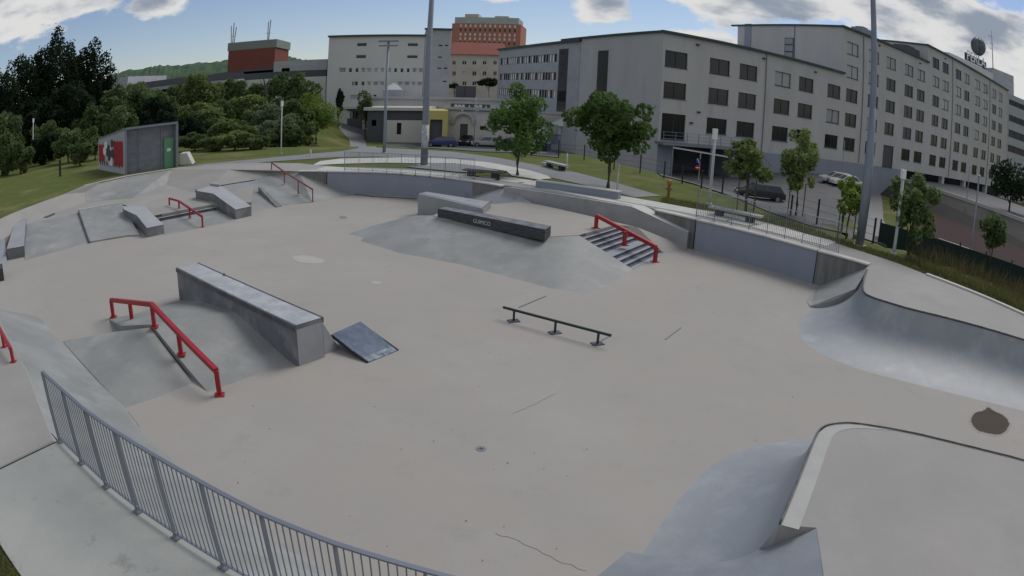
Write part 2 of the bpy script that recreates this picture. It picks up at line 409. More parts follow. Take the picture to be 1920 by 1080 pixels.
for a, c in zip(path, path[1:]): cz.bar(a-Vector((0, 0, .015)), c-Vector((0, 0, .015)), 1.5, .03)
struct(obj('pale_terrace_strip', cz, M_light))
kb = MB(); kp = chaikin([G(x, y, 1.27) for x, y in ((1737, 515), (1790, 535), (1850, 559), (1920, 590), (1990, 622))], 2)
for a, c in zip(kp, kp[1:]): kb.bar(a, c, .22, .12)
struct(obj('kerb', kb, M_light))
# left deck, sloping up to the lawn
Fz = .5
F = dict(F1=(-40, 478, .55), F2=(50, 421, .55), F3=(148, 398, .55), F4=(228, 382, .55), F5=(290, 404, .38), F6=(400, 383, .38), F7=(471, 379, .38),
         O1=(-20, 420, 1.26), O2=(20, 401, 1.26), O3=(120, 364, 1.26), O4=(200, 337, 1.26), O5=(236, 329, 1.26), O6=(333, 314, 1.26), O7=(430, 307, 1.26), O8=(480, 305, 1.26), O9=(560, 306, 1.26), O10=(590, 309, 1.26),
         L1=(163, 378, .5), L2=(250, 371, .5), L3=(312, 346, .55), L1t=(158, 348, 1.22), L2t=(235, 331, 1.25), L3t=(322, 317, 1.26),
         M1=(366, 362, .45), M2=(392, 350, .7), M3=(478, 338, .75), N1=(430, 318, 1.26), N2=(510, 325, 1.05), N3=(560, 321, 1.26), N4=(600, 321.5, 1.26))
def fq(*k): return [F[x] for x in k]
deck = [fq('F1', 'F2', 'O2', 'O1'), fq('F2', 'F3', 'L1', 'O3'), fq('F2', 'O3', 'O2'), fq('F3', 'F4', 'L2', 'L1'), fq('F4', 'F5', 'L2'), fq('F5', 'F6', 'M1'), fq('F5', 'M1', 'L3'), fq('F5', 'L3', 'L2'),
        fq('L3', 'M1', 'M2'), fq('L3', 'M2', 'N1'), fq('L3', 'N1', 'L3t'), fq('M2', 'M3', 'N1'), fq('M3', 'N2', 'N1'), fq('N1', 'N2', 'N3'), fq('N1', 'N3', 'O8', 'O7'), fq('N3', 'N4', 'O10', 'O9'), fq('N3', 'O9', 'O8'),
        fq('L1t', 'L2t', 'O5', 'O4'), fq('L1t', 'O4', 'O3'), fq('L1', 'L1t', 'O3'), fq('L2t', 'L3t', 'O6', 'O5'), fq('L3t', 'N1', 'O7', 'O6'), fq('F6', 'F7', 'M3', 'M2'), fq('F6', 'M2', 'M1')]
struct(solid('upper_deck', deck, M_deck, bottom=-.2))
# near path and left-hand slab, one metre above the floor
npi = [(-90, 545), (-40, 572), (-2, 597), (20, 640), (53, 698), (96, 813), (106, 826), (156, 866), (203, 909), (262, 955), (334, 1003), (424, 1058)]
NPI = [G(x, y, 1.0) for x, y in npi]+[Vector((-2.3, 4.62, 1)), Vector((-1.2, 4.25, 1)), Vector((0, 3.95, 1)), Vector((2, 3.7, 1)), Vector((4, 3.6, 1))]
NPO = [Vector((x, y, 1)) for x, y in ((9, .8), (0, 1.8), (-4.2, 2.9), (-5.71, 3.57), (-6.46, 3.92), (-10, 6.2), (-16, 9.6), (-24, 14.5))]
struct(solid('near_path', [NPI+NPO], mat('near_path_concrete', (.37, .375, .345), .85, var=(.31, .32, .295), vscale=.7, vamt=.9, var2=(.22, .225, .20), v2scale=1.6, v2thr=(.60, .70), bump=.2, bscale=25, grain=.3), bottom=-.3, world=True))
jt = MB(); jt.bar(G(104, 829, 1.003), G(-20, 889, 1.003), .035, .008)
struct(obj('path_joint', jt, M_brown))
slb = [G(x, y, 1.006) for x, y in ((-90, 547), (-40, 574), (-3, 600), (19, 642), (51, 699), (93, 812), (100, 827), (-20, 886), (-120, 760))]
struct(obj('upper_slab', MB().quad(*slb), M_deck))
# grey bank between the near path and the floor
foot = [(-60, 585), (10, 583), (75, 592), (112, 637), (165, 690), (237, 767), (249, 789), (300, 838), (355, 885), (418, 938), (480, 985), (600, 1055)]
FT = [G(x, y, 0) for x, y in foot]+[Vector((-1.6, 6.1, 0)), Vector((-.6, 5.7, 0)), Vector((.4, 5.4, 0)), Vector((2.2, 5.2, 0)), Vector((4, 5, 0))]
A_, B_ = resample([Vector((p.x, p.y, .998)) for p in NPI], 40), resample([p-Vector((0, 0, .02)) for p in FT], 40)
mb = MB()
for a, c in zip(zip(A_, B_), zip(A_[1:], B_[1:])):
    mb.quad(a[0], c[0], c[1], a[1])
tag(fixn(obj('concrete_bank', mb, M_ramp)), 'long grey sloping bank running below the near railing and path', 'bank')

# paths and aprons beyond the terrace
struct(drape('asphalt_path', [(350, 312), (480, 299), (560, 291), (640, 284), (672, 278), (655, 262), (640, 246), (634, 238), (648, 226), (672, 226), (668, 240), (684, 258), (706, 277), (760, 280), (850, 285), (930, 296), (1000, 309), (1080, 324), (1150, 342), (1240, 368), (1190, 371), (1130, 356), (1034, 334), (960, 318), (900, 307), (800, 298), (700, 294), (620, 296), (560, 300), (480, 306), (420, 310)], M_path, .03))
struct(drape('pale_ring_path', [(600, 303), (640, 298), (760, 296), (850, 299), (920, 306), (990, 320), (1025, 330), (1034, 336), (1010, 338), (960, 331), (950, 322), (900, 314), (820, 308), (720, 306), (640, 308), (585, 311)], M_light, .042))
struct(drape('grey_disc', [(760, 314), (800, 307), (850, 307), (900, 313), (935, 322), (900, 325), (860, 324), (800, 318)], M_path, .055))
struct(drape('car_park', [(770, 277), (900, 285), (960, 287), (1000, 292), (1046, 296), (1050, 262), (1040, 225), (640, 224), (640, 240), (700, 245), (715, 262)], M_asph, .05))
struct(drape('car_park_right', [(1240, 330), (1300, 345), (1380, 372), (1440, 398), (1520, 425), (1590, 440), (1612, 420), (1622, 370), (1615, 335), (1500, 322), (1380, 312), (1250, 306), (1200, 312)], M_asph, .05))
struct(drape('paved_yard', [(1612, 372), (1650, 345), (1654, 380), (1656, 414), (1672, 440), (1662, 462), (1628, 452), (1600, 442)], M_path, .06))
kd, kn = KD, KN
rd = MB(); rd.quad(K0, K1+kd*40, K1+kd*40+kn*26+Vector((0, 0, .3)), K0+kn*26+Vector((0, 0, .3)))
struct(obj('road', rd, mat('road_asphalt', (.17, .165, .18), .9, var=(.14, .14, .15), vscale=.3, grain=.2)))
kk = MB(); kk.bar(K0-kd*1, K1+kd*20, .5, .5)
struct(obj('road_kerb', kk, M_light))
rw = MB(); rw.hexa([K0-kd*2+Vector((0, 0, -3)), K1+kd*20+Vector((0, 0, -3)), K1+kd*20-kn*8+Vector((0, 0, -2.9)), K0-kd*2-kn*5+Vector((0, 0, -2.9))],
                   [K0-kd*2+Vector((0, 0, -.25)), K1+kd*20+Vector((0, 0, -.25)), K1+kd*20-kn*.6+Vector((0, 0, -.3)), K0-kd*2-kn*.6+Vector((0, 0, -.3))])
tag(obj('retaining_wall', rw, M_brown), 'dark retaining wall under the pale road kerb on the right', 'wall')
struct(drape('clay_court', [(1690, 400), (1730, 440), (1850, 500), (1960, 560), (2030, 520), (1960, 462), (1830, 415), (1760, 392)], M_clay, .06))
ln = MB()
for (x0, y0, x1, y1) in ((1760, 447, 1822, 468), (1880, 446, 1925, 462)):
    a, c = G(x0, y0, -2.4), G(x1, y1, -2.4); ln.bar(a, c, .25, .02)
struct(obj('court_line', ln, M_beige))

# wooded hill on the horizon
def hill(name, pts, D, m, seed):
    rr = random.Random(seed); mb = MB(); n = len(pts); rows = []
    for layer in range(5):
        row = []
        for (px, py) in pts:
            d = ray(px, py); h = math.hypot(d.x, d.y); z = CAM_H+D*d.z/h; f = layer/4
            row.append(Vector((d.x/h*(D-60+f*60), d.y/h*(D-60+f*60), -2+(z+2)*math.sin(f*math.pi/2)+rr.uniform(-.8, .8)*f)))
        rows.append(row)
    for a, c in zip(rows, rows[1:]):
        for i in range(n-1): mb.quad(a[i], a[i+1], c[i+1], c[i])
    return obj(name, mb, m, smooth=False)
hp = [(140, 175), (195, 150), (215, 138), (245, 131), (280, 127), (300, 122), (330, 123), (360, 119), (400, 116), (440, 112), (480, 108), (520, 107), (545, 106), (565, 112), (590, 113), (625, 114), (660, 122)]
hpts = []
for a, c in zip(hp, hp[1:]):
    for k in range(6): hpts.append((a[0]+(c[0]-a[0])*k/6, a[1]+(c[1]-a[1])*k/6))
M_hill = mat('hillside_foliage', (.085, .13, .08), .9, spec=.05, var=(.05, .08, .055), vscale=.12, vamt=1, bump=.6, bscale=.5)
struct(hill('hills', hpts, 520, M_hill, 3))

# ------------------------------------------------------------------ skatepark obstacles
# --- retaining walls
def wall_face(name, tops, zt, label, m=M_blue, th=.16, zb=-.1, capm=None):
    mb = MB(); P_ = [G(x, y, zt) for x, y in tops]
    for a, c in zip(P_, P_[1:]):
        d = (c-a).normalized(); n_ = Vector((d.y, -d.x, 0)).normalized()
        if n_.dot(a) > 0: n_ = -n_
        o1 = n_*th
        mb.hexa([Vector((a.x, a.y, zb)), Vector((c.x, c.y, zb)), Vector((c.x+o1.x, c.y+o1.y, zb)), Vector((a.x+o1.x, a.y+o1.y, zb))],
                [Vector((a.x, a.y, zt-.02)), Vector((c.x, c.y, zt-.02)), Vector((c.x+o1.x, c.y+o1.y, zt-.02)), Vector((a.x+o1.x, a.y+o1.y, zt-.02))])
    t = thing(name, label, 'wall', P_[0]*1.0)
    t.location.z = 0
    obj('wall_face', mb, m, t)
    cm = MB()
    for a, c in zip(P_, P_[1:]): cm.bar(a+Vector((0, 0, .03)), c+Vector((0, 0, .03)), .42, .06)
    obj('coping', cm, capm or M_light, t)
    return t
wall_face('retaining_wall', [(615, 322), (690, 323), (740, 325), (790, 329), (840, 334), (890, 341)], 1.26, 'long blue-grey painted retaining wall under the far railing')
wall_face('retaining_wall', [(1310, 413), (1400, 434), (1480, 455), (1535, 470.5)], 1.26, 'blue-grey painted retaining wall under the railing on the right')
wall_face('retaining_wall', [(890, 341), (920, 345.5), (945, 350)], 1.26, 'short dark unpainted wall joining the far blue wall to the long ledge', M_dirtywall)
wall_face('retaining_wall', [(1232, 394.5), (1270, 403), (1308, 412)], 1.26, 'dark concrete wall behind the sloping end of the long ledge', M_dirtywall)
wall_face('retaining_wall', [(1536, 471), (1580, 482.5), (1630, 497)], 1.26, 'stained bare concrete wall beside the large quarter pipe', M_dirtywall)
wall_face('retaining_wall', [(560, 321.5), (600, 321.5), (614, 322)], 1.26, 'dark concrete wall at the left end of the far blue wall', M_dirtywall)

def ledge(name, label, A, B, width, z0, z1, zb=-.1, m=M_ledge, cap=M_waxed, dz=.0, text=None, away=1, capt=.09):
    """straight grind ledge; A,B = ends of the edge nearest the viewer (world xy)"""
    A, B = Vector((A[0], A[1], 0)), Vector((B[0], B[1], 0)); d = (B-A).normalized(); p = Vector((-d.y, d.x, 0))
    if p.y < 0: p = -p
    p = p*width; t = thing(name, label, 'ledge', Vector((A.x, A.y, 0)))
    up = lambda v, z: Vector((v.x, v.y, z))
    body = MB(); body.hexa([up(A, zb), up(B, zb), up(B+p, zb), up(A+p, zb)], [up(A, z0), up(B, z1), up(B+p, z1), up(A+p, z0)])
    fixn(obj('body', body, m, t))
    e = MB(); off = p.normalized()*-.008
    for (s_, o_) in ((Vector((0, 0, 0)), off), (p, -off)):
        a, c = up(A+s_+o_, z0-capt/2+.004), up(B+s_+o_, z1-capt/2+.004); e.bar(a, c, .05, capt)
    obj('steel_edge', e, cap, t)
    return t
ledge('grind_ledge', 'tall long grey ledge with dark worn edge on the near funbox', (-10.02, 16.77), (-4.68, 12.88), .78, 1.0, .97, capt=.13, m=mat('shaded_ledge_concrete', (.17, .18, .20), .7, var=(.12, .125, .14), vscale=1.1, vamt=.9, var2=(.26, .26, .26), v2scale=.9, v2thr=(.5, .62), grain=.2))  # body concrete darkened: shade on the long side is put into its colour
lt0 = [o for o in COL.objects if o.name.startswith('grind_ledge') and o.type == 'EMPTY'][-1]
qa, qb = Vector((-10.02, 16.77, 1.004)), Vector((-4.68, 12.88, .974)); qd = (qb-qa).normalized(); qp = Vector((-qd.y, qd.x, 0)).normalized()*.74
obj('worn_or_lit_top', MB().quad(qa+qp*.05, qb+qp*.05, qb+qp, qa+qp), mat('lit_worn_ledge_top', (.42, .43, .44), .5, var=(.30, .31, .315), vscale=2.2, vamt=.9, var2=(.5, .51, .52), v2scale=2.5, v2thr=(.6, .7)), lt0)  # scuffed top sheet, painted paler for the light falling on it
qe = Vector((-4.68, 12.88, 0)); qpn = qp.normalized(); obj('lit_end', MB().quad(qe+qd*.012+qpn*.02, qe+qd*.012+qpn*.76, qe+qd*.012+qpn*.76+Vector((0, 0, .87)), qe+qd*.012+qpn*.02+Vector((0, 0, .87))), M_ledge, lt0)  # end face painted paler than the side, as light catches it
M_dledge = mat('shaded_side_concrete', (.185, .19, .20), .75, var=(.13, .135, .14), vscale=1.3, vamt=.9, var2=(.27, .27, .27), v2scale=1, v2thr=(.52, .64), grain=.2)  # ledge bodies darkened to carry the shade of their sides
def hull(name, label, cat, tops, m, bottom=-.1, parts=None, light=None):
    t = thing(name, label, cat, Vector((G(*tops[0][0]).x, G(*tops[0][0]).y, 0)))
    fixn(obj('body', solid_mb(tops, bottom), m, t))
    if light: fixn(obj('worn_or_lit_top', solid_mb([[(x, y, z+.006) for x, y, z in f] for f in tops], None), light, t))  # paler sheet over the top: light from above painted into the colour
    return t
# box ledge on the far plaza
t = hull('grind_ledge', 'grey ledge with white edge behind the black ledge on the plaza', 'ledge', [[(784, 363, 1.03), (906, 391.5, 1.03), (921, 379, 1.03), (800, 359.5, 1.03)]], M_ledge)
e = MB(); e.bar(G(784, 363, .985), G(906, 391.5, .985), .05, .1); e.bar(G(906, 391.5, .99), G(921, 379, .99), .05, .09); obj('steel_edge', e, M_waxed, t)
# black pad
t = hull('grind_ledge', 'long low black-painted ledge with white lettering on the plaza crest', 'ledge', [[(821, 391, 1.11), (1022, 431.5, 1.11), (1033, 424, 1.11), (836, 387.5, 1.11)]], M_black, bottom=.7)
top = obj('worn_or_lit_top', MB().quad(*[G(x, y, 1.116) for x, y in ((822, 391, ), (1022, 431), (1032, 424), (836, 388))]), mat('worn_pad_top', (.2, .21, .22), .6, var=(.1, .1, .11), vscale=2.5, vamt=1), t)
def text_mesh(name, txt, origin, right, upv, size, m, parent, ext=.004, bold=False, shear=0):
    cu = bpy.data.curves.new(name, 'FONT'); cu.body = txt; cu.size = size; cu.extrude = ext; cu.shear = shear
    if bold: cu.offset = size*.02
    o = bpy.data.objects.new('tmp', cu); COL.objects.link(o); dg = bpy.context.evaluated_depsgraph_get()
    me = bpy.data.meshes.new_from_object(o.evaluated_get(dg)); bpy.data.objects.remove(o)
    r, u = right.normalized(), upv.normalized(); n_ = r.cross(u); M = Matrix(((r.x, u.x, n_.x, 0), (r.y, u.y, n_.y, 0), (r.z, u.z, n_.z, 0), (0, 0, 0, 1)))
    me.transform(M); me.transform(Matrix.Translation(origin-wloc(parent))); me.materials.clear(); me.materials.append(m); me.name = name
    ob = bpy.data.objects.new(name, me); COL.objects.link(ob); ob.parent = parent; return ob
a, c = G(821, 391, 1.11), G(1022, 431.5, 1.11); dr = (c-a).normalized(); nn = Vector((dr.y, -dr.x, 0)); nn = nn if nn.dot(a) < 0 else -nn
text_mesh('white_lettering', 'GUIMCO', a+dr*(c-a).length*.365+nn*.012+Vector((0, 0, -.28)), dr, Vector((0, 0, 1)), .22, mat('faded_white_letters', (.55, .56, .58), .7, var=(.35, .35, .36), vscale=5), t)
# plaza, banks and stairs
PZ = .75
solid('raised_plaza', [[(812, 404, PZ), (822, 408.5, PZ), (1033, 444, PZ), (1085, 441, PZ), (1155, 421, PZ), (1190, 425, PZ), (985, 378, PZ), (925, 383, PZ), (860, 385, PZ)]], M_floor, bottom=-.1)
struct(bpy.data.objects['raised_plaza'])
solid('concrete_bank', [[(770, 404, .03), (812, 404, PZ-.01), (822, 408.5, PZ-.01), (750, 475, .0), (700, 461, 0), (675, 452, 0), (637, 443, 0), (700, 423, 0.02)],
                        [(822, 408.5, PZ-.01), (927, 426, PZ-.01), (862, 496, .0), (810, 487, 0), (750, 475, 0)],
                        [(927, 426, PZ-.01), (1033, 444, PZ-.01), (1035, 542, 0), (975, 526, 0), (862, 496, 0)],
                        [(1033, 444, PZ-.01), (1085, 441, PZ-.01), (1102, 552, 0), (1070, 549, 0), (1035, 542, 0)],
                        [(1085, 441, PZ-.01), (1187, 505, 0), (1155, 527, 0), (1102, 552, 0)]], M_ramp, 'wide grey pyramid bank falling from the black ledge to the floor', 'bank', bottom=None, smooth=True)
solid('concrete_bank', [[(1157, 420, PZ), (1195, 426, PZ), (1295, 466, 0), (1247, 476, 0)]], M_deck, 'narrow bank between the striped stairs and the long ledge', 'bank', bottom=-.05)
solid('concrete_bank', [[(850, 368, .0), (945, 350.5, 1.24), (1000, 382, PZ), (925, 386, PZ), (880, 383, .4)]], M_ledge, 'dark bank rising behind the white-edged ledge to the terrace', 'bank', bottom=-.05)
# striped stair set
T0, T1 = G(1085, 441, PZ), G(1157, 420, PZ); B0, B1 = G(1187, 505, 0), G(1247, 475, 0)
st = thing('stair_set', 'stairs with dark painted stripes and a middle landing under the red handrail', 'stairs', Vector((T0.x, T0.y, 0)))
edges_t = [0, .095, .19, .285, .40, .64, .76, .88, 1.0]
conc, strp = MB(), MB(); nst = 8
for i in range(nst):
    t0_, t1_ = edges_t[i], edges_t[i+1]; z = PZ*(1-(i+1)/(nst+.0001)) + .002
    zt = PZ-(PZ/nst)*(i+1)
    if zt < .01: zt = .012
    P_ = [T0.lerp(B0, t0_), T1.lerp(B1, t0_), T1.lerp(B1, t1_), T0.lerp(B0, t1_)]
    P_ = [Vector((p.x, p.y, 0)) for p in P_]
    conc.hexa([p+Vector((0, 0, -.1)) for p in P_], [p+Vector((0, 0, zt)) for p in P_])
    q = [P_[0], P_[1], P_[1].lerp(P_[2], min(.5, .13/((P_[2]-P_[1]).length))), P_[0].lerp(P_[3], min(.5, .13/((P_[3]-P_[0]).length)))]
    if i < nst:
        d_ = (P_[3]-P_[0]).normalized()*.004
        strp.hexa([p+Vector((0, 0, zt+.001)) for p in q], [p+Vector((0, 0, zt+.006)) for p in q])
        strp.hexa([P_[0]+Vector((0, 0, zt)), P_[1]+Vector((0, 0, zt)), P_[1]+d_+Vector((0, 0, zt)), P_[0]+d_+Vector((0, 0, zt))],
                  [P_[0]+Vector((0, 0, zt+PZ/nst-.002)), P_[1]+Vector((0, 0, zt+PZ/nst-.002)), P_[1]+d_+Vector((0, 0, zt+PZ/nst-.002)), P_[0]+d_+Vector((0, 0, zt+PZ/nst-.002))])
obj('steps', conc, mat('step_concrete', (.27, .29, .33), .7, var=(.22, .24, .28), vscale=2), st); obj('painted_stripes', strp, mat('stripe_paint', (.045, .05, .062), .6, var=(.16, .17, .19), vscale=2.2, vamt=.5), st)
# long ledge along the terrace, kinked down at its right end
t = hull('grind_ledge', 'very long grey ledge along the terrace, kinking down at its right end', 'ledge',
         [[(945, 350, 1.31), (1185, 388, 1.31), (1210, 385.5, 1.31), (1004, 351.5, 1.31)], [(1185, 388, 1.31), (1290, 436.5, .72), (1297, 431.5, .72), (1210, 385.5, 1.31)]], M_ledge)
e = MB(); e.bar(G(945, 350, 1.25), G(1185, 388, 1.25), .06, .14); e.bar(G(1185, 388, 1.25), G(1290, 436.5, .67), .06, .12); obj('dark_worn_edge', e, M_waxed, t)
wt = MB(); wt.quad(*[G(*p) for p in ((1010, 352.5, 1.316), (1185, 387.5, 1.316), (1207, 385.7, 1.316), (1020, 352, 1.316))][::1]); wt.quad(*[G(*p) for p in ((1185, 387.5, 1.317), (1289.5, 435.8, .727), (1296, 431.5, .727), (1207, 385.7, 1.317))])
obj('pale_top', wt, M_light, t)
# planter wall on the terrace
P0, P1 = G(1004, 353, 1.26), G(1158, 375, 1.26); d_ = (P1-P0).normalized(); n_ = Vector((-d_.y, d_.x, 0)); h0 = ZT(1004, 338, P0)
t = thing('low_wall', 'low blue-grey seat wall standing on the terrace by the maple', 'wall', P0)
mb = MB(); mb.hexa([P0, P1, P1+n_*.4, P0+n_*.4], [p+Vector((0, 0, h0-1.26-.04)) for p in (P0, P1, P1+n_*.4, P0+n_*.4)]); obj('body', mb, M_blue, t)
mb = MB(); mb.bar(P0+n_*.2-d_*.03+Vector((0, 0, h0-1.26-.02)), P1+n_*.2+d_*.03+Vector((0, 0, h0-1.26-.02)), .46, .05); obj('cap', mb, M_light, t)

# --- near funbox
solid('concrete_bank', [[(285, 608, .58), (450, 583, .58), (628, 654, 0), (550, 679, 0), (391, 736, 0)], [(450, 583, .58), (285, 608, .58), (255, 588, .12), (345, 562, .02), (400, 556, .3)], [(285, 608, .58), (228, 611, .3), (205, 599, .02), (255, 588, .12)]],
      M_ramp, 'grey bank of the near funbox between the tall ledge and the red rail', 'bank', bottom=-.05)
solid('concrete_bank', [[(282, 614, .5), (363, 719, 0), (300, 745, 0), (235, 766, 0)], [(282, 614, .5), (235, 766, 0), (172, 700, .02), (215, 622, .3)], [(215, 622, .3), (172, 700, .02), (118, 640, .01)]], M_ramp, 'darker low bank left of the near red rail', 'bank', bottom=None, smooth=True)
wb0, wb1, wdv = Vector((-4.3, 13.55, .93)), Vector((-4.02, 14.12, -.006)), Vector((.808, -.589, 0))
solid('concrete_wedge', [[wb0, wb1, wb1-wdv*1.7, wb0-wdv*1.7]], M_ledge, 'steep concrete wedge on the far side of the tall ledge, by the steel kicker', 'wedge', bottom=-.05, world=True)
# --- left-hand banks and ledges
solid('concrete_bank', [[(50, 421, .56), (148, 398, .56), (168, 456, 0), (110, 472, 0), (46, 490, 0)]], M_ramp, 'leftmost wide grey bank below the floor puddle', 'bank', bottom=-.05)
t = hull('concrete_bank', 'raised smooth bank between the left ledges with a dark seam', 'bank', [[(148, 394, .68), (228, 380, .68), (262, 440, .08), (240, 441, .07), (168, 453, .07)]], M_ramp)
e = MB(); e.bar(G(148, 394, .69), G(228, 380, .69), .12, .05); obj('pale_lip', e, M_light, t)
e = MB(); e.bar(G(147.5, 395, .66), G(168, 454.5, .05), .06, .07); obj('dark_seam', e, M_waxed, t)
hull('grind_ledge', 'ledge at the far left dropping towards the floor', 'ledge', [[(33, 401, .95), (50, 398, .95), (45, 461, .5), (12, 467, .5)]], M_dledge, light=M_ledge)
hull('kicker_ramp', 'pale blue-grey ramp cut by the left edge of the view', 'ramp', [[(-40, 452, .6), (8, 448, .6), (14, 497, 0), (2, 508, 0), (-40, 520, 0)]], M_ramp2)
hull('grind_box', 'dark box at the extreme left edge of the floor', 'box', [[(-40, 500, .5), (4, 494, .5), (5, 503, .5), (-40, 512, .5)]], M_black)
hull('grind_ledge', 'pale kinked ledge left of the two dark steps', 'ledge', [[(230, 387, .78), (233, 393, .76), (257, 404, .64), (287, 402, .6), (272, 386, .74)], [(257, 404, .64), (276, 427.5, .43), (307, 421, .43), (287, 402, .6)]], M_dledge, light=mat('lit_ledge_top', (.36, .37, .37), .6, var=(.29, .3, .3), vscale=1.5))
hull('grind_ledge', 'pale kinked ledge right of the two dark steps', 'ledge', [[(367, 357.5, .88), (400, 363, .85), (415, 349, .85), (395, 348, .88)], [(400, 363, .85), (442, 393, .48), (471, 386.5, .48), (415, 349, .85)]], M_dledge, light=MATS['lit_ledge_top'])
e = MB(); e.bar(G(367, 358, .8), G(400, 364, .77), .09, .15); e.bar(G(400, 364, .77), G(442, 394, .40), .09, .14); tt = [o for o in COL.objects if o.name.startswith('grind_ledge') and o.type == 'EMPTY'][-1]; obj('dark_worn_edge', e, M_waxed, tt)
hull('grind_box', 'small concrete block on the deck behind the right kinked ledge', 'box', [[(393, 344, 1.0), (411, 346, 1.0), (411, 342.5, 1.0), (397, 341, 1.0)]], M_ledge, bottom=.5)
solid('concrete_bank', [[(412, 349.5, .78), (478, 338.5, .78), (523, 387, 0), (471, 402, 0), (450, 404, 0)]], M_ramp, 'grey bank right of the kinked ledges, under a dark lip', 'bank', bottom=-.05)
e = MB(); e.bar(G(411, 348.5, .8), G(478, 337.5, .8), .06, .05); tag(obj('steel_lip', e, M_waxed), 'thin dark steel lip along the top of the far left bank', 'edging')
solid('concrete_bank', [[(478, 338.5, .78), (510, 325, 1.04), (586, 380, 0), (523, 387, 0)], [(510, 325, 1.04), (560, 321.5, 1.24), (600, 336, .7), (640, 355, .25), (668, 364, 0), (586, 380, 0)]], M_ramp, 'broad far bank carrying the thin red rail', 'bank', bottom=-.05)
solid('low_kerb', [[(484, 350, .74), (489, 350, .72), (528, 386, .03), (518, 388, .03)]], M_dirtywall, 'thin tapering kerb running down the far bank', 'kerb', bottom=-.05)
solid('concrete_bank', [[(163, 378, .5), (250, 371, .5), (312, 346, .55), (322, 317, 1.255), (235, 331, 1.245), (158, 348, 1.215)]][:0]+[[(163, 378, .51), (250, 371, .51), (235, 331, 1.25), (158, 348, 1.22)], [(250, 371, .51), (312, 346, .56), (322, 317, 1.26), (235, 331, 1.25)]], M_ramp, 'low wide bank in front of the graffitied kiosk', 'bank', bottom=.2)
e = MB(); e.bar(G(158, 348, 1.24), G(235, 331, 1.27), .12, .05); e.bar(G(235, 331, 1.27), G(322, 317, 1.28), .12, .05); tag(obj('concrete_lip', e, M_light), 'pale lip along the top of the bank before the kiosk', 'edging')
# two dark steps
S0, S1 = G(290, 404, .38), G(400, 382.5, .38); E0, E1 = G(307, 441, 0), G(442, 414, 0)
st = thing('stair_set', 'two wide low steps with dark risers at the left', 'stairs', Vector((S0.x, S0.y, 0)))
c1_, s1_ = MB(), MB(); TT = [0, .13, .26, 1]; ZZ = [.38, .26, .14, 0]
for i in range(3):
    a0, a1, b0, b1 = [Vector((p.x, p.y, 0)) for p in (S0.lerp(E0, TT[i]), S1.lerp(E1, TT[i]), S0.lerp(E0, TT[i+1]), S1.lerp(E1, TT[i+1]))]
    z0 = ZZ[i+1] if i < 2 else ZZ[2]; z1 = z0 if i < 2 else .0
    c1_.hexa([p+Vector((0, 0, -.1)) for p in (a0, a1, b1, b0)], [a0+Vector((0, 0, z0+.004)), a1+Vector((0, 0, z0+.004)), b1+Vector((0, 0, z1+.004)), b0+Vector((0, 0, z1+.004))])
    if i < 2:
        dd = (b0-a0).normalized()*.2; zz = ZZ[i]
        s1_.hexa([a0+Vector((0, 0, z0)), a1+Vector((0, 0, z0)), a1+dd*.05+Vector((0, 0, z0)), a0+dd*.05+Vector((0, 0, z0))], [a0+Vector((0, 0, zz-.002)), a1+Vector((0, 0, zz-.002)), a1+dd*.05+Vector((0, 0, zz-.002)), a0+dd*.05+Vector((0, 0, zz-.002))])
        s1_.hexa([p+Vector((0, 0, z0+.005)) for p in (a0, a1, a1+dd, a0+dd)], [p+Vector((0, 0, z0+.010)) for p in (a0, a1, a1+dd, a0+dd)])
obj('steps', c1_, M_ramp, st); obj('dark_risers', s1_, mat('stripe_paint', (.045, .05, .062), .6), st)

# --- quarter pipes
def quarter(name, label, pairs, zt, n=48, prof=12, m=M_ramp2, smooth=True, crad=.035):
    tp = resample(chaikin([G(a, c, zt) for (a, c), _ in pairs], 1), n); ft = resample(chaikin([G(a, c, -.008) for _, (a, c) in pairs], 2), n)
    t = thing(name, label, 'quarter pipe', Vector((tp[0].x, tp[0].y, 0))); mb = MB(); ids = []
    for a, c in zip(tp, ft):
        for k in range(prof+1):
            u = k/prof; v = 1-math.sqrt(max(0, 1-(1-u)**2)) if u > 0 else 1.0
            p = a.lerp(c, u); p.z = -.008+(zt-.02+.008)*v; mb.v.append(p)
    for i in range(n-1):
        for k in range(prof): o = i*(prof+1)+k; mb.f.append((o, o+1, o+prof+2, o+prof+1))
    fixn(obj('transition', mb, m, t, smooth))
    cp = MB(); cp.tube([p+Vector((0, 0, .005)) for p in tp], crad, 8); obj('coping', cp, M_waxed, t, True)
    # side wall under the first profile
    sw = MB(); pr = mb.v[:prof+1]
    for a, c in zip(pr, pr[1:]): sw.quad(a, c, Vector((c.x, c.y, -.05)), Vector((a.x, a.y, -.05)))
    obj('side_wall', sw, M_ledge, t)
    return t, tp, pr
q1, tp1, pr1 = quarter('quarter_pipe', 'large curved blue-grey quarter pipe on the right of the floor', [((1625, 506), (1530, 566)), ((1620, 520), (1500, 588)), ((1617, 538), (1483, 608)), ((1619, 549), (1484, 628)), ((1628, 555.5), (1494, 645)), ((1645, 561), (1520, 665)), ((1700, 578), (1580, 692)), ((1760, 592), (1650, 712)), ((1840, 613), (1760, 740)), ((1920, 637), (1880, 768)), ((2010, 664), (2010, 800)), ((2140, 708), (2150, 858))], 1.3)
solid('concrete_bank', [[(1547, 529, .0), (1590, 514, .6), (1632, 498, 1.27), (1622, 512, 1.28), (1604, 541, .78), (1565, 563, .33), (1520, 574, .04), (1510, 562, 0), (1530, 540, .0)]], M_ramp, 'curved pale flank of the large quarter pipe beside the stained wall', 'bank', bottom=-.05)
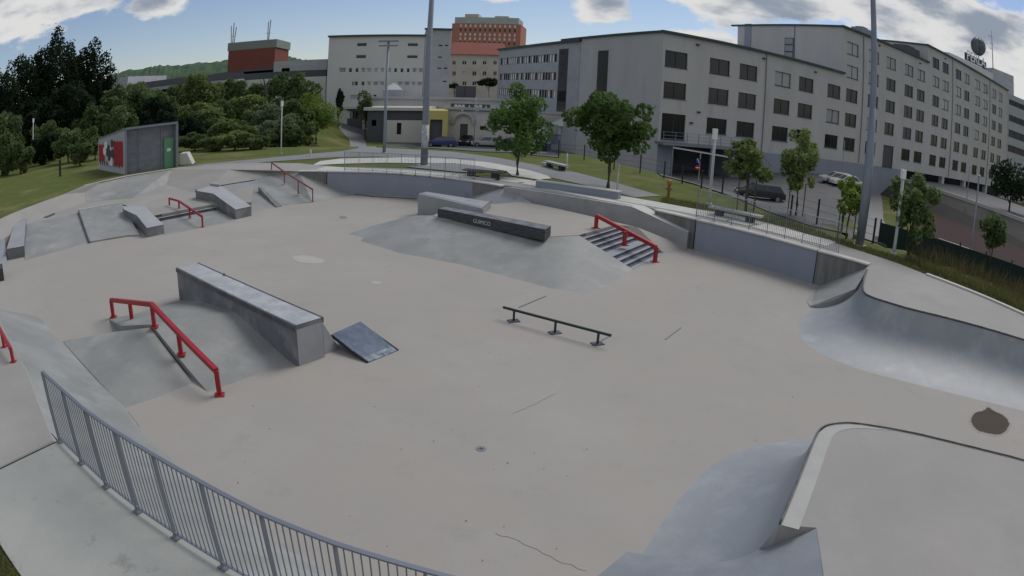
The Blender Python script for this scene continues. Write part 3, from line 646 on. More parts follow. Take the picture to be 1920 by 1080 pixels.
q2, tp2, pr2 = quarter('quarter_pipe', 'near quarter pipe curling round the bottom right platform', [((1462, 982), (1175, 1035)), ((1468, 968), (1200, 1000)), ((1490, 915), (1235, 945)), ((1515, 852), (1283, 893)), ((1530, 814), (1325, 855)), ((1541, 800), (1390, 828)), ((1560, 794), (1470, 820)), ((1590, 792), (1540, 812)), ((1620, 795), (1610, 801)), ((1700, 808), (1702, 812)), ((1800, 832), (1802, 836)), ((1920, 862), (1922, 866)), ((2060, 902), (2062, 906))], 1.2, n=64, crad=.018)
pl = [tp2[i] for i in range(0, 64, 3)]
plat = [Vector((p.x, p.y, 1.185)) for p in pl]+[Vector((x, y, 1.185)) for x, y in ((16, 2), (9, .85), (4.4, 1.9))]+[G(1548, 1110, 1.185), G(1530, 989, 1.185)]
struct(solid('near_platform', [plat], M_deck, bottom=-.1, world=True))
# pale cast strip set along the near coping
s0 = resample([Vector((p.x, p.y, 1.19)) for p in tp2[:30]], 40); sm_ = MB(); cen = Vector((11, 4, 1.19)); IN = []
for i, a in enumerate(s0):
    dd = (s0[min(i+2, 39)]-s0[max(i-2, 0)]).normalized(); na = Vector((-dd.y, dd.x, 0)); na = na if na.dot(cen-a) > 0 else -na
    IN.append((a+na*.03, a+na*(.04+.24*min(1, (39-i)/12)), a))
for p, q in zip(IN, IN[1:]): sm_.quad(p[0], p[1], q[1], q[0])
obj('pale_edge_strip', sm_, mat('cast_edge', (.40, .395, .37), .8, var=(.33, .33, .31), vscale=2, grain=.2), q2)
rt_tip = ray(1408, 1022); kt_ = max(range(len(pr2)), key=lambda k: (pr2[k]-Vector((0, 0, CAM_H))).normalized().dot(rt_tip.normalized()))
lb = [G(1530, 990, 1.18)]+[p+Vector((0, 0, .006)) for p in pr2[kt_:]]+[G(1112, 1085, -.006), G(1240, 1190, .1), G(1548, 1120, 1.18)]
lbc = (lb[0]+lb[-1]+pr2[kt_]+lb[-3])/4
solid('concrete_bank', [[lbc, a, c] for a, c in zip(lb, lb[1:]+lb[:1])], M_ramp2, 'pale blue-grey bank at the bottom edge below the near quarter pipe', 'bank', bottom=None, world=True, smooth=True)

# --- rails
def rail(name, label, tops, posts, w_=.08, m=M_red, top_w=None, plates=False):
    """tops: points of the top bar; posts: (top point, base point)"""
    t = thing(name, label, 'rail', posts[0][1]); b_ = MB()
    for a, c in zip(tops, tops[1:]): b_.bar(a, c, w_, top_w or w_)
    obj('top_bar', b_, m, t)
    for a, c in posts:
        p = MB(); p.bar(a, c, w_*.9, w_*.9, up=(1, .3, 0)); po = obj('post', p, m, t)
        q = MB(); q.box(c+Vector((0, 0, .012)), (.3, .22, .024) if plates else (w_*2, w_*2, .02), .4); obj('base_plate', q, M_waxed if plates else m, po)
    return t
def post_from(px, py, z, tx, ty):
    b_ = G(px, py, z); return (Vector((b_.x, b_.y, ZT(tx, ty, b_))), b_)
ps = [post_from(213, 595, 0.02, 210, 562), post_from(248, 601, .2, 246, 568), post_from(290, 613, .55, 283, 571), post_from(340, 665, .3, 336, 628), post_from(412, 741, 0, 404, 695)]
rail('grind_rail', 'thick red grind rail bending down beside the near funbox', [ps[0][0], ps[2][0], ps[4][0]], ps, .11)
ps = [post_from(1117, 428, PZ, 1114, 404), post_from(1170, 460, .42, 1172, 434), post_from(1228, 491, 0, 1230, 463)]
rail('grind_rail', 'bright red square handrail over the striped stairs', [ps[0][0], ps[2][0]], ps, .14)
ps = [post_from(318, 386, .38, 317, 372), post_from(336, 391, .38, 335, 377), post_from(356, 408, .18, 356, 389), post_from(380, 426, 0, 380, 406)]
rail('grind_rail', 'small red bent rail over the two dark steps', [ps[0][0], ps[1][0], ps[3][0]], ps, .09)
ps = [post_from(509, 325, 1.04, 509, 305), post_from(533, 343, .7, 533, 322), post_from(559, 363, .33, 559, 339), post_from(586, 379, 0, 586, 355)]
rail('grind_rail', 'thin red rail sloping down the far bank', [ps[0][0], ps[1][0], ps[3][0]], ps, .07, mat('faded_red_paint', (.24, .05, .05), .5, var=(.18, .08, .075), vscale=4))
ps = [post_from(25, 679, 1.0, 20, 655), post_from(8, 651, 1.0, 4, 622)]
ex = ps[0][0]+(ps[1][0]-ps[0][0])*2.2
rail('grind_rail', 'red rail end standing on the upper slab at the left edge', [ps[0][0], ex], ps, .08)
ps = [post_from(963, 602, 0, 963, 581), post_from(1040, 624, 0, 1040, 603), post_from(1120, 645, 0, 1121, 622)]
dr = (ps[2][0]-ps[0][0]).normalized(); zt_ = sum(p[0].z for p in ps)/3
ps = [(Vector((a.x, a.y, zt_)), c) for a, c in ps]
rail('flat_rail', 'low black flat rail on three feet in the middle of the floor', [ps[0][0]-dr*.35, ps[2][0]+dr*.35], ps, .055, M_dsteel, plates=True)
# --- kicker
K_ = [G(622, 627, .34), G(676, 603, .34), G(746, 657, .01), G(690, 680, .01)]
t = thing('kicker_ramp', 'dark blue steel kicker ramp leaning against the end of the tall ledge', 'ramp', Vector((K_[3].x, K_[3].y, 0)))
mb = MB(); mb.hexa([p+Vector((0, 0, -.02)) for p in K_], [p+Vector((0, 0, .006)) for p in K_]); obj('plate', mb, M_plate, t)
mb = MB(); q = [K_[3].lerp(K_[0], .0), K_[2].lerp(K_[1], .0), K_[2].lerp(K_[1], .14), K_[3].lerp(K_[0], .14)]; mb.quad(*[p+Vector((0, 0, .010)) for p in q]); obj('scuffed_foot', mb, mat('scuffed_steel', (.32, .35, .39), .5, metal=.3, var=(.08, .1, .13), vscale=7, vamt=1), t)
for a, c in ((K_[0], K_[3]), (K_[1], K_[2])):
    mb = MB(); mb.bar(a+Vector((0, 0, -.05)), c+Vector((0, 0, -.0)), .04, .05); mb.bar(a+Vector((0, 0, -.02)), Vector((a.x, a.y, 0)), .05, .05); obj('side_frame', mb, M_dsteel, t)
# --- small things on the floor
def flat(name, pts, z, m, label=None, cat=None, kind=None):
    o = obj(name, MB().quad(*[G(x, y, z) for x, y in pts]), m)
    if o.data.polygons[0].normal.z < 0: o.data.flip_normals()
    if label: tag(o, label, cat)
    if kind: o['kind'] = kind
    return o
ds = chaikin([G(x, y, .005) for x, y in ((1820, 790), (1826, 774), (1848, 769), (1853, 762), (1863, 771), (1881, 777), (1893, 791), (1889, 806), (1875, 816), (1850, 812), (1830, 807), (1820, 790))], 3); dr_ = random.Random(8)
ds = [p+Vector((dr_.uniform(-.02, .02), dr_.uniform(-.02, .02), 0)) for p in ds[:-1]]; dcn = sum(ds, Vector())/len(ds)
struct(obj('dirt_stain', MB().quad(*[p.copy() for p in ds][::-1]), M_dirt), 'stuff')
struct(obj('damp_halo', MB().quad(*[dcn+(p-dcn)*1.13-Vector((0, 0, .002)) for p in ds][::-1]), mat('damp_floor', (.22, .20, .175), .6, var=(.28, .26, .235), vscale=4)), 'stuff')
for pts, c_ in (([(548, 480), (575, 478), (608, 486), (606, 494), (572, 494), (552, 489)], (.40, .385, .36)), ([(636, 405), (650, 405), (650, 410), (637, 410)], (.22, .2, .19)), ([(695, 526), (716, 527), (714, 533), (698, 533)], (.39, .375, .35)), ([(1010, 455), (1030, 452), (1028, 462), (1014, 463)], (.30, .36, .33))):
    z_ = .004 if pts[0][0] != 1010 else .5
    if z_ > .1: continue
    q_ = chaikin([G(x, y, z_) for x, y in pts+pts[:1]], 2)[:-1]
    struct(obj('floor_mark', MB().quad(*q_[::-1]), mat('floor_mark_%d' % pts[0][0], c_, .85, var=tuple(v*.9 for v in c_), vscale=6)), 'stuff')
db = MB(); 
for _ in range(120):
    px_, py_ = dr_.uniform(120, 1750), dr_.uniform(430, 1060)
    p = G(px_, py_, .004)
    if not inside(p.x, p.y, [(f.x, f.y) for f in (G(640, 660), G(1490, 640), G(1560, 720), G(1820, 830), G(1500, 815), G(1280, 890), G(1150, 1060), G(700, 1060), G(260, 780), G(640, 660))]) and not inside(p.x, p.y, [(f.x, f.y) for f in (G(60, 560), G(60, 510), G(640, 380), G(760, 380), G(630, 445), G(1030, 550), G(1190, 510), G(1530, 540), G(1480, 620), G(760, 640), G(600, 580), G(330, 500), G(320, 560), G(120, 600))]): continue
    r_ = dr_.uniform(.006, .022); a_ = dr_.uniform(0, 6.28); db.quad(*[p+Vector((math.cos(a_+k*1.57)*r_*(1 if k % 2 else .5), math.sin(a_+k*1.57)*r_*(1 if k % 2 else .5), .004+.004*k)) for k in range(4)])
struct(obj('grit_and_leaves', db, M_dirt), 'stuff')
struct(flat('puddle', [(66, 401), (85, 395), (104, 394), (103, 401), (90, 407), (78, 407)], .57, mat('wet_patch', (.05, .05, .04), .3, spec=.4)), 'stuff')
dm = MB(); dc = G(902, 842, 0); dm.tube([dc+Vector((0, 0, -.02)), dc+Vector((0, 0, .008))], .09, 18)
dt = tag(obj('floor_drain', dm, M_steel), 'small round metal drain cover in the open floor', 'drain')
g_ = MB(); g_.box(dc+Vector((0, 0, .010)), (.09, .012, .004), .3); g_.box(dc+Vector((0, 0, .010)), (.012, .09, .004), .3); obj('slot', g_, M_brown, dt)
for (a, c, lab) in (((973, 576), (1023, 555), 'thin metal strip on the floor just behind the low black rail'), ((1248, 636), (1277, 614), 'thin dark strip lying alone on the floor right of the low black rail'), ((1128, 638), (1143, 630), 'tiny bit of strip beside the right foot of the low black rail')):
    mb = MB(); mb.bar(G(*a, .01), G(*c, .01), .035, .02); tag(obj('metal_strip', mb, M_steel), lab, 'metal strip')
mb = MB(); pc = G(420, 517, 1.02); mb.add([pc+Vector((-.05, 0, 0)), pc+Vector((.05, 0, 0)), pc+Vector((.02, .05, 0)), pc+Vector((0, .01, .09))], [(0, 1, 3), (1, 2, 3), (2, 0, 3), (0, 2, 1)]); tag(obj('stone', mb, M_dirt), 'small stone resting on top of the tall near ledge', 'stone')
# cracks
cr = random.Random(4)
for pts in ([(930, 1000), (975, 1018), (1020, 1038), (1060, 1056), (1095, 1072)], [(240, 770), (262, 800)], [(1040, 740), (1000, 760), (960, 775)]):
    mb = MB(); P_ = [G(x+cr.uniform(-2, 2), y+cr.uniform(-2, 2), .004) for x, y in pts]; P_ = resample(P_, 14); P_ = [p+Vector((cr.uniform(-.03, .03), cr.uniform(-.03, .03), 0)) for p in P_]
    for a, c in zip(P_, P_[1:]): mb.bar(a, c, .006, .002)
    struct(obj('crack', mb, mat('crack_shade', (.20, .17, .14), .95)))

rm_ = random.Random(12); M_moss = mat('moss_and_dirt', (.06, .06, .04), .95, var=(.10, .085, .06), vscale=5, grain=.4)
for pts, wd_ in (([(1312, 469.5), (1380, 487), (1460, 508), (1538, 530)], .16), ([(640, 361), (700, 368.5), (780, 373)], .12), ([(1195, 428), (1240, 446), (1280, 466)], .07)):
    P_ = resample([G(x, y, .006) for x, y in pts], 70); mb = MB(); q_ = []
    for i, p in enumerate(P_):
        d_ = (P_[min(i+1, 69)]-P_[max(i-1, 0)]).normalized(); n_ = Vector((-d_.y, d_.x, 0)); n_ = n_ if n_.dot(p) < 0 else -n_
        if pts[0][0] == 1195: p = p+Vector((0, 0, .75*(1-i/69)))
        q_.append((p-n_*.12, p+n_*wd_*rm_.uniform(.2, 1.1)))
    for a, c in zip(q_, q_[1:]): mb.quad(a[0], a[1], c[1], c[0])
    struct(obj('wall_foot_moss', mb, M_moss), 'stuff')
# --- railings
def railing(name, label, bases, tops_z, label_cat='railing', m=M_steel, bar_n=9, hh=1.15, post=(.06, .012), rails=True):
    t = thing(name, label, 'railing', bases[0])
    for i, p in enumerate(bases):
        d_ = (bases[min(i+1, len(bases)-1)]-bases[max(i-1, 0)]).normalized()
        mb = MB(); mb.bar(p-Vector((0, 0, .05)), p+Vector((0, 0, tops_z)), post[0], post[1], up=d_); mb.box(p+Vector((0, 0, .012)), (.12, .12, .02), math.atan2(d_.y, d_.x)); obj('post', mb, m, t)
    h = MB(); l_ = MB()
    for a, c in zip(bases, bases[1:]): h.bar(a+Vector((0, 0, tops_z)), c+Vector((0, 0, tops_z)), .055, .022); l_.bar(a+Vector((0, 0, .1)), c+Vector((0, 0, .1)), .035, .02)
    obj('handrail', h, m, t); obj('bottom_rail', l_, m, t)
    for a, c in zip(bases, bases[1:]):
        mb = MB()
        for k in range(1, bar_n+1):
            p = a.lerp(c, k/(bar_n+1)); mb.bar(p+Vector((0, 0, .1)), p+Vector((0, 0, tops_z)), .012, .012, up=(1, 0, 0))
        obj('bar_panel', mb, m, t)
    return t
nf = [G(x, y, 1.0) for x, y in ((112.5, 828), (153.5, 869), (200, 913.6), (259, 960), (331, 1009), (420, 1065))]
nf += [G(489, 962.5, 2.24), G(627, 1018, 2.24), G(797, 1069, 2.24), G(1000, 1119, 2.24)]
nf = [Vector((p.x, p.y, 1.0)) for p in nf]
railing('steel_railing', 'long curved steel railing along the near path in the foreground', nf, 1.235, bar_n=9)
ff = [G(400+x/4, 200+y/4, 1.28) for x, y in [(967, 472), (983, 480), (1090, 487), (1195, 492), (1300, 498), (1407, 506), (1515, 514), (1625, 524), (1735, 535), (1848, 546)]]+[G(889, 338, 1.28), G(895, 336.5, 1.28)]
railing('steel_railing', 'far steel railing above the long blue wall', [Vector((p.x, p.y, 1.28)) for p in ff[1:-1]], 1.12, bar_n=9)
fr = [G(1100+x/4, 200+y/4, 1.28) for x, y in [(822, 828), (955, 860), (1085, 891), (1215, 924), (1350, 959), (1483, 993), (1613, 1029), (1745, 1068)]]+[G(1571, 476, 1.28)]
railing('steel_railing', 'right-hand steel railing above the second blue wall', [Vector((p.x, p.y, 1.28)) for p in fr], 1.2, bar_n=9)

# ------------------------------------------------------------------ buildings
def wall_grid(mb, pl, s0, s1, z0, z1, holes, rec=.2):
    S_ = sorted(set([s0, s1]+[v for h in holes for v in (h[0], h[2]) if s0 < v < s1])); Z_ = sorted(set([z0, z1]+[v for h in holes for v in (h[1], h[3]) if z0 < v < z1]))
    for a, b_ in zip(S_, S_[1:]):
        for c, d in zip(Z_, Z_[1:]):
            m1, m2 = (a+b_)/2, (c+d)/2
            if any(h[0] < m1 < h[2] and h[1] < m2 < h[3] for h in holes): continue
            mb.quad(pl.pt(a, c), pl.pt(b_, c), pl.pt(b_, d), pl.pt(a, d))
    for h in holes:
        q = [(h[0], h[1]), (h[2], h[1]), (h[2], h[3]), (h[0], h[3])]
        for (a, c), (b_, d) in zip(q, q[1:]+q[:1]): mb.quad(pl.pt(a, c), pl.pt(b_, d), pl.pt(b_, d, -rec), pl.pt(a, c, -rec))
def block(mb, pl, s0, s1, z0, z1, depth, holes=(), rec=.2):
    wall_grid(mb, pl, s0, s1, z0, z1, holes, rec)
    P_ = [pl.pt(s0, z1), pl.pt(s1, z1), pl.pt(s1, z1, -depth), pl.pt(s0, z1, -depth)]; Q_ = [Vector((p.x, p.y, z0)) for p in P_]
    mb.quad(*P_)
    for i in (1, 2, 3): mb.quad(P_[i], P_[(i+1) % 4], Q_[(i+1) % 4], Q_[i])
def window(parent, pl, h, glass, mull=1, rec=.14, fw=.07, sill=True, sub=True, name='window', fm=None):
    a0, z0, a1, z1 = h; mb = MB()
    def br(x0, y0, x1, y1): mb.bar(pl.pt(x0, y0, -rec), pl.pt(x1, y1, -rec), fw, .06, up=tuple(pl.pt(0, 0, 1)-pl.pt(0, 0)))
    br(a0, z0+fw/2, a1, z0+fw/2); br(a0, z1-fw/2, a1, z1-fw/2); br(a0+fw/2, z0+fw, a0+fw/2, z1-fw); br(a1-fw/2, z0+fw, a1-fw/2, z1-fw)
    for k in range(mull):
        x = a0+(a1-a0)*(k+1)/(mull+1); br(x, z0+fw, x, z1-fw)
    if sill: mb.bar(pl.pt(a0-.05, z0-.03, .03), pl.pt(a1+.05, z0-.03, .03), .1, .05, up=(0, 0, 1))
    w_ = obj(name, mb, fm or M_frame, parent)
    g = MB(); g.quad(pl.pt(a0, z0, -rec-.03), pl.pt(a1, z0, -rec-.03), pl.pt(a1, z1, -rec-.03), pl.pt(a0, z1, -rec-.03))
    obj('pane', g, glass, w_)
    return w_
def rect(pl, x0, y0, x1, y1):
    a, b_ = pl.sz(x0, y0), pl.sz(x1, y1); return (min(a[0], b_[0]), min(a[1], b_[1]), max(a[0], b_[0]), max(a[1], b_[1]))
rw_ = random.Random(11)
S_ = 70/60.
def fz(z): return 6+(z-6)*S_
FA = Plane((1238, 200), 70, 68.19); EA = Plane((1238, 200), 70, -21.81)
ob = thing('office_building', 'long stepped grey office building with rows of dark windows on the right', 'building', FA.pt(40, 0))
cols1 = [.27, 5.5, 9.35, 14.4, 18.2, 23.2]; cols2 = [26.8, 31.4, 35.6, 40.35, 43.85]; cols3 = [48.65, 52.0, 56.8, 60.2, 64.9, 68.6, 73.1, 76.5]
rows = [3.67, 6.6, 9.55, 12.45, 15.35, 18.17]
wins = []
def wadd(c, r, w60=2.42):
    wins.append((c*S_, fz(r), (c+w60)*S_, fz(r+1.53)))
for c in cols1:
    for r in rows[:3]:
        if c == .27 and r == 3.67: continue
        wadd(c, r, 2.55 if c < 6 else 2.45)
for c in cols2:
    for r in rows[:5]:
        if c == 35.6 and r == 3.67: continue
        wadd(c, r, 2.35)
for c in cols3:
    for r in rows: wadd(c, r, 2.2)
bal_door = (.27*S_, fz(2.75), 2.96*S_, fz(5.18)); side_door = (35.65*S_, fz(2.35), 38.2*S_, fz(5.18))
depth = 23.5
blocks = [(0, 26., 12.7, rows[:3]), (26., 47.1, 18.45, rows[:5]), (47.1, 81.8, 21.0, rows)]
for i, (a, c, zt, rr) in enumerate(blocks):
    mb = MB(); hs = [h for h in wins if a*S_ <= h[0] < c*S_]
    if i == 0: hs = hs+[bal_door]
    if i == 1: hs = hs+[side_door]
    wall_grid(mb, FA, a*S_, c*S_, fz(2.3), fz(zt), hs, .2)
    P_ = [FA.pt(a*S_, fz(zt)), FA.pt(c*S_, fz(zt)), FA.pt(c*S_, fz(zt), -depth), FA.pt(a*S_, fz(zt), -depth)]
    mb.quad(*P_); Q_ = [Vector((p.x, p.y, fz(-4 if i == 0 else 2.3))) for p in P_]
    for k in ((1, 2, 3) if i else (1, 2, 3)): mb.quad(P_[k], P_[(k+1) % 4], Q_[(k+1) % 4], Q_[k])
    obj('wall', mb, M_wall, ob)
    e = MB(); zz = fz(zt)+.12; up_ = Vector((0, 0, .1))
    e.bar(FA.pt(a*S_-.3, zz, .1), FA.pt(c*S_+.3, zz, .1), .5, .28); e.bar(FA.pt(a*S_, zz, .3), FA.pt(a*S_, zz, -depth-1.5), .5, .24); obj('roof_edge', e, M_trim, ob)
for h in wins:
    zr = (h[1]-6)/S_+6; sc = h[0]/S_
    if zr > 12 and sc > 26: g = M_blind if rw_.random() < (.75 if zr > 14 else .45) else M_glass
    elif zr > 9 and 14 < sc < 30: g = M_blind if rw_.random() < .4 else M_glass
    else: g = M_blind if rw_.random() < .06 else M_glass
    window(ob, FA, h, g)
window(ob, FA, bal_door, M_glass, 1, name='balcony_door'); window(ob, FA, side_door, M_dgrey, 0, name='door')
for c_, zt_, zb_ in ((13.0, 12.6, 2.4), (30.2, 18.3, 2.4), (55.6, 20.8, 2.4), (71.9, 20.8, 2.4)):
    mb = MB(); mb.tube([FA.pt(c_*S_, fz(zb_), .09), FA.pt(c_*S_, fz(zt_), .09)], .07, 6); obj('downpipe', mb, M_steel, ob)
for c_, z_ in ((3.9, 12.1), (12.6, 12.1), (20.9, 12.0), (33.8, 17.9), (44.6, 17.8), (53, 20.4), (3.6, 4.5), (4.4, 5.6)):
    mb = MB(); mb.box(FA.pt(c_*S_, fz(z_), .1), (.4, .2, .18), R(90-68.19)); obj('wall_fitting', mb, M_frame, ob)
# base storey
mb = MB(); ga = (1.8*S_, fz(-.8), 9.1*S_, fz(2.2))
wall_grid(mb, FA, 0, 40.6*S_, fz(-6), fz(2.3), [ga, side_door], 4.5); obj('base_wall', mb, M_blue, ob)
mb = MB(); mb.quad(FA.pt(ga[0], ga[1], -4.5), FA.pt(ga[2], ga[1], -4.5), FA.pt(ga[2], ga[3], -4.5), FA.pt(ga[0], ga[3], -4.5)); obj('garage_back', mb, M_dgrey, ob)
mb = MB(); mb.quad(FA.pt(40.6*S_, fz(-6), -5), FA.pt(81.8*S_, fz(-6), -5), FA.pt(81.8*S_, fz(2.3), -5), FA.pt(40.6*S_, fz(2.3), -5)); mb.quad(FA.pt(40.6*S_, fz(2.3)), FA.pt(81.8*S_, fz(2.3)), FA.pt(81.8*S_, fz(2.3), -5), FA.pt(40.6*S_, fz(2.3), -5)); mb.quad(FA.pt(40.6*S_, fz(-6)), FA.pt(40.6*S_, fz(2.3)), FA.pt(40.6*S_, fz(2.3), -5), FA.pt(40.6*S_, fz(-6), -5)); obj('recess', mb, M_dgrey, ob)
for c in (41.5, 54, 62.5, 72.6, 81.2):
    mb = MB(); c_ = FA.pt(c*S_, fz(-1.8), -.5); mb.box(c_, (.9, .9, fz(2.28)-fz(-6)+0), R(90-68.19)); obj('pillar', mb, M_wall, ob)
# end wall details
b0 = rect(EA, 1123, 95, 1136, 200); b1 = rect(EA, 1050, 92, 1061, 214)
for nm, r_, g_ in (('slit_window', b0, M_glass), ('corner_glazing', b1, M_carglass)):
    fb = MB(); fb.hexa([EA.pt(r_[0], r_[1], 0), EA.pt(r_[2], r_[1], 0), EA.pt(r_[2], r_[1], .1), EA.pt(r_[0], r_[1], .1)], [EA.pt(r_[0], r_[3], 0), EA.pt(r_[2], r_[3], 0), EA.pt(r_[2], r_[3], .1), EA.pt(r_[0], r_[3], .1)])
    wo = obj(nm, fb, M_frame, ob); p = MB(); p.quad(EA.pt(r_[0]+.12, r_[1]+.1, .11), EA.pt(r_[2]-.12, r_[1]+.1, .11), EA.pt(r_[2]-.12, r_[3]-.1, .11), EA.pt(r_[0]+.12, r_[3]-.1, .11)); obj('pane', p, g_, wo)
mb = MB(); q_ = rect(EA, 1036, 216, 1057, 237); mb.hexa([EA.pt(q_[0], q_[1], 0), EA.pt(q_[2], q_[1], 0), EA.pt(q_[2]-.8, q_[1], 2.2), EA.pt(q_[0]+.8, q_[1], 2.2)], [EA.pt(q_[0], q_[3], 0), EA.pt(q_[2], q_[3], 0), EA.pt(q_[2], q_[3], 3), EA.pt(q_[0], q_[3], 3)]); obj('canopy', mb, M_white, ob)
E2 = Plane((1580, 49), 1, -21.81); E2.c = Vector((FA.pt(26*S_, 0).x, FA.pt(26*S_, 0).y))
def sgnE(pl):  # make n face the viewer
    if pl.n.dot(pl.c) > 0: pl.n = -pl.n
sgnE(E2)
r_ = rect(E2, 1472, 71, 1487.5, 111); fb = MB(); fb.hexa([E2.pt(r_[0], r_[1], 0), E2.pt(r_[2], r_[1], 0), E2.pt(r_[2], r_[1], .1), E2.pt(r_[0], r_[1], .1)], [E2.pt(r_[0], r_[3], 0), E2.pt(r_[2], r_[3], 0), E2.pt(r_[2], r_[3], .1), E2.pt(r_[0], r_[3], .1)])
wo = obj('tall_window', fb, M_frame, ob); p = MB()
for k in range(3):
    za, zb = r_[1]+(r_[3]-r_[1])*k/3+.1, r_[1]+(r_[3]-r_[1])*(k+1)/3-.1; p.quad(E2.pt(r_[0]+.12, za, .11), E2.pt(r_[2]-.12, za, .11), E2.pt(r_[2]-.12, zb, .11), E2.pt(r_[0]+.12, zb, .11))
obj('pane', p, M_blind, wo)
r_ = rect(E2, 1397, 45, 1408, 90); mb = MB(); mb.hexa([E2.pt(r_[0], r_[1], 0), E2.pt(r_[2], r_[1], 0), E2.pt(r_[2], r_[1], .1), E2.pt(r_[0], r_[1], .1)], [E2.pt(r_[0], r_[3], 0), E2.pt(r_[2], r_[3], 0), E2.pt(r_[2], r_[3], .1), E2.pt(r_[0], r_[3], .1)]); obj('corner_glazing', mb, M_blue, ob)
a_ = E2.sz(1490, 70)[0]; mb = MB(); mb.bar(E2.pt(a_, fz(12.8), .03), E2.pt(a_, fz(18.4), .03), .12, .06, up=(1, 0, 0)); obj('downpipe', mb, M_frame, ob)
# roof-top plant
for (s60, zt, w__, d__, h__, m__) in ((32.5, 18.45, 2.6, 2.2, 1.5, M_steel), (44, 18.45, 4.5, 3, 1.6, M_dgrey)):
    mb = MB(); mb.box(FA.pt(s60*S_, fz(zt)+h__/2, -2.5), (w__, d__, h__), R(90-68.19)); mb.box(FA.pt(s60*S_, fz(zt)+h__+.12, -2.5), (w__*.5, d__*.7, .24), R(90-68.19)); obj('roof_plant', mb, m__, ob)
# rear parallel roof
RB = Plane((1312, 78), 100, 78); r_ = rect(RB, 1305, 73, 1400, 110)
bb = thing('rear_building', 'low green-edged roof showing behind the office building', 'building', RB.pt(0, 0)); mb = MB(); block(mb, RB, r_[0], r_[2]+6, 0, r_[3]-.5, 14); obj('wall', mb, M_wall2, bb)
mb = MB(); mb.bar(RB.pt(r_[0]-.5, r_[3]-.3, .3), RB.pt(r_[2]+6, r_[3]-.3, .3), 1.2, .5); obj('roof_edge', mb, M_trim, bb)
# balcony with stair
bt = thing('balcony_platform', 'grey steel access balcony with railing and stair on the office building', 'balcony', FA.pt(5, fz(2.5)))
zb_ = fz(2.55); mb = MB(); A0, A1 = -.4*S_, 10.2*S_
mb.hexa([FA.pt(A0, zb_-.25, .02), FA.pt(A1, zb_-.25, .02), FA.pt(A1, zb_-.25, 1.7), FA.pt(A0, zb_-.25, 1.7)], [FA.pt(A0, zb_, .02), FA.pt(A1, zb_, .02), FA.pt(A1, zb_, 1.7), FA.pt(A0, zb_, 1.7)]); obj('deck', mb, M_steel, bt)
mb = MB(); up3 = tuple(FA.pt(0, 0, 1)-FA.pt(0, 0))
for zz in (.1, .45, .8, 1.15): mb.bar(FA.pt(A0, zb_+zz, 1.68), FA.pt(A1, zb_+zz, 1.68), .05, .04)
for k in range(9): x = A0+(A1-A0)*k/8; mb.bar(FA.pt(x, zb_, 1.68), FA.pt(x, zb_+1.15, 1.68), .06, .05, up=up3)
mb.bar(FA.pt(A0, zb_+1.15, 1.68), FA.pt(A0, zb_+1.15, .05), .05, .04); obj('railing', mb, M_steel, bt)
mb = MB()
for k in range(12): mb.box(FA.pt(A1+.15+k*.3, zb_-.12-k*.22, .95), (.3, 1.4, .05), R(90-68.19))
mb.bar(FA.pt(A1, zb_-.1, 1.66), FA.pt(A1+3.7, zb_-2.8, 1.66), .05, .25); mb.bar(FA.pt(A1, zb_+1.0, 1.66), FA.pt(A1+3.7, zb_-1.7, 1.66), .05, .05)
for k in range(6): mb.bar(FA.pt(A1+.2+k*.65, zb_-.2-k*.48, 1.66), FA.pt(A1+.2+k*.65, zb_+.85-k*.48, 1.66), .04, .04, up=up3)
obj('stair', mb, M_steel, bt)
for x in (A0+1.4, A0+6.6, A1-1.2):
    mb = MB(); mb.bar(FA.pt(x, -2.5, 1.5), FA.pt(x, zb_-.25, 1.5), .16, .16, up=up3); obj('post', mb, M_steel, bt)
mb = MB(); mb.bar(FA.pt(A0+1.2, zb_-.45, 1.85), FA.pt(A1+.6, zb_-1.35, 1.85), .12, .16); obj('sloping_beam', mb, M_light, bt)
# roof sign
sgp = Plane((1812, 112), 150, 78); r_ = rect(sgp, 1811, 101, 1849, 116)
c0, c1 = sgp.sz(1811, 108), sgp.sz(1848, 116)
rt_ = thing('rooftop_block', 'grey plant storey on the roof under the sign', 'building', sgp.pt(c0[0], 18)); mb = MB()
x0, zt0 = sgp.sz(1780, 111); x1, _ = sgp.sz(1862, 130); x2, z2 = sgp.sz(1900, 148)
block(mb, sgp, x0, x1, 14, sgp.sz(1812, 113)[1], 10); obj('wall', mb, M_wall2, rt_)
mb = MB(); pl2 = Plane((1862, 125), sgp.pt(x1, 0).xy.length, 100); a0_, zz0 = pl2.sz(1862, 127); a1_, zz1 = pl2.sz(1901, 150); block(mb, pl2, a0_, a1_, 10, zz0, 12); obj('stair_tower', mb, M_wall3, rt_)
sg = thing('roof_sign', 'blue roof sign with white letters and a globe on top of the building', 'sign', sgp.pt(c0[0], c0[1]))
s0_, z0_ = sgp.sz(1810.5, 112.5); s1_, z1_ = sgp.sz(1849, 118); zt_ = sgp.sz(1812, 98.5)[1]; zb2 = sgp.sz(1812, 112)[1]
mb = MB(); mb.hexa([sgp.pt(s0_, zb2, .1), sgp.pt(s1_, zb2, .1), sgp.pt(s1_, zb2, -.3), sgp.pt(s0_, zb2, -.3)], [sgp.pt(s0_, zt_, .1), sgp.pt(s1_, zt_, .1), sgp.pt(s1_, zt_, -.3), sgp.pt(s0_, zt_, -.3)]); obj('board', mb, mat('navy_sign', (.03, .04, .08), .5), sg)
text_mesh('white_lettering', 'PERLA', sgp.pt(s0_+.4, zb2+.25, .14), Vector((sgp.d.x, sgp.d.y, 0)), Vector((0, 0, 1)), (s1_-s0_)*.33, M_white, sg, bold=True)
mb = MB(); bs, bz = sgp.sz(1836, 87); rr_ = abs(sgp.sz(1848, 87)[0]-bs)*.68; bc = sgp.pt(bs, bz, -.3); nst_ = 14
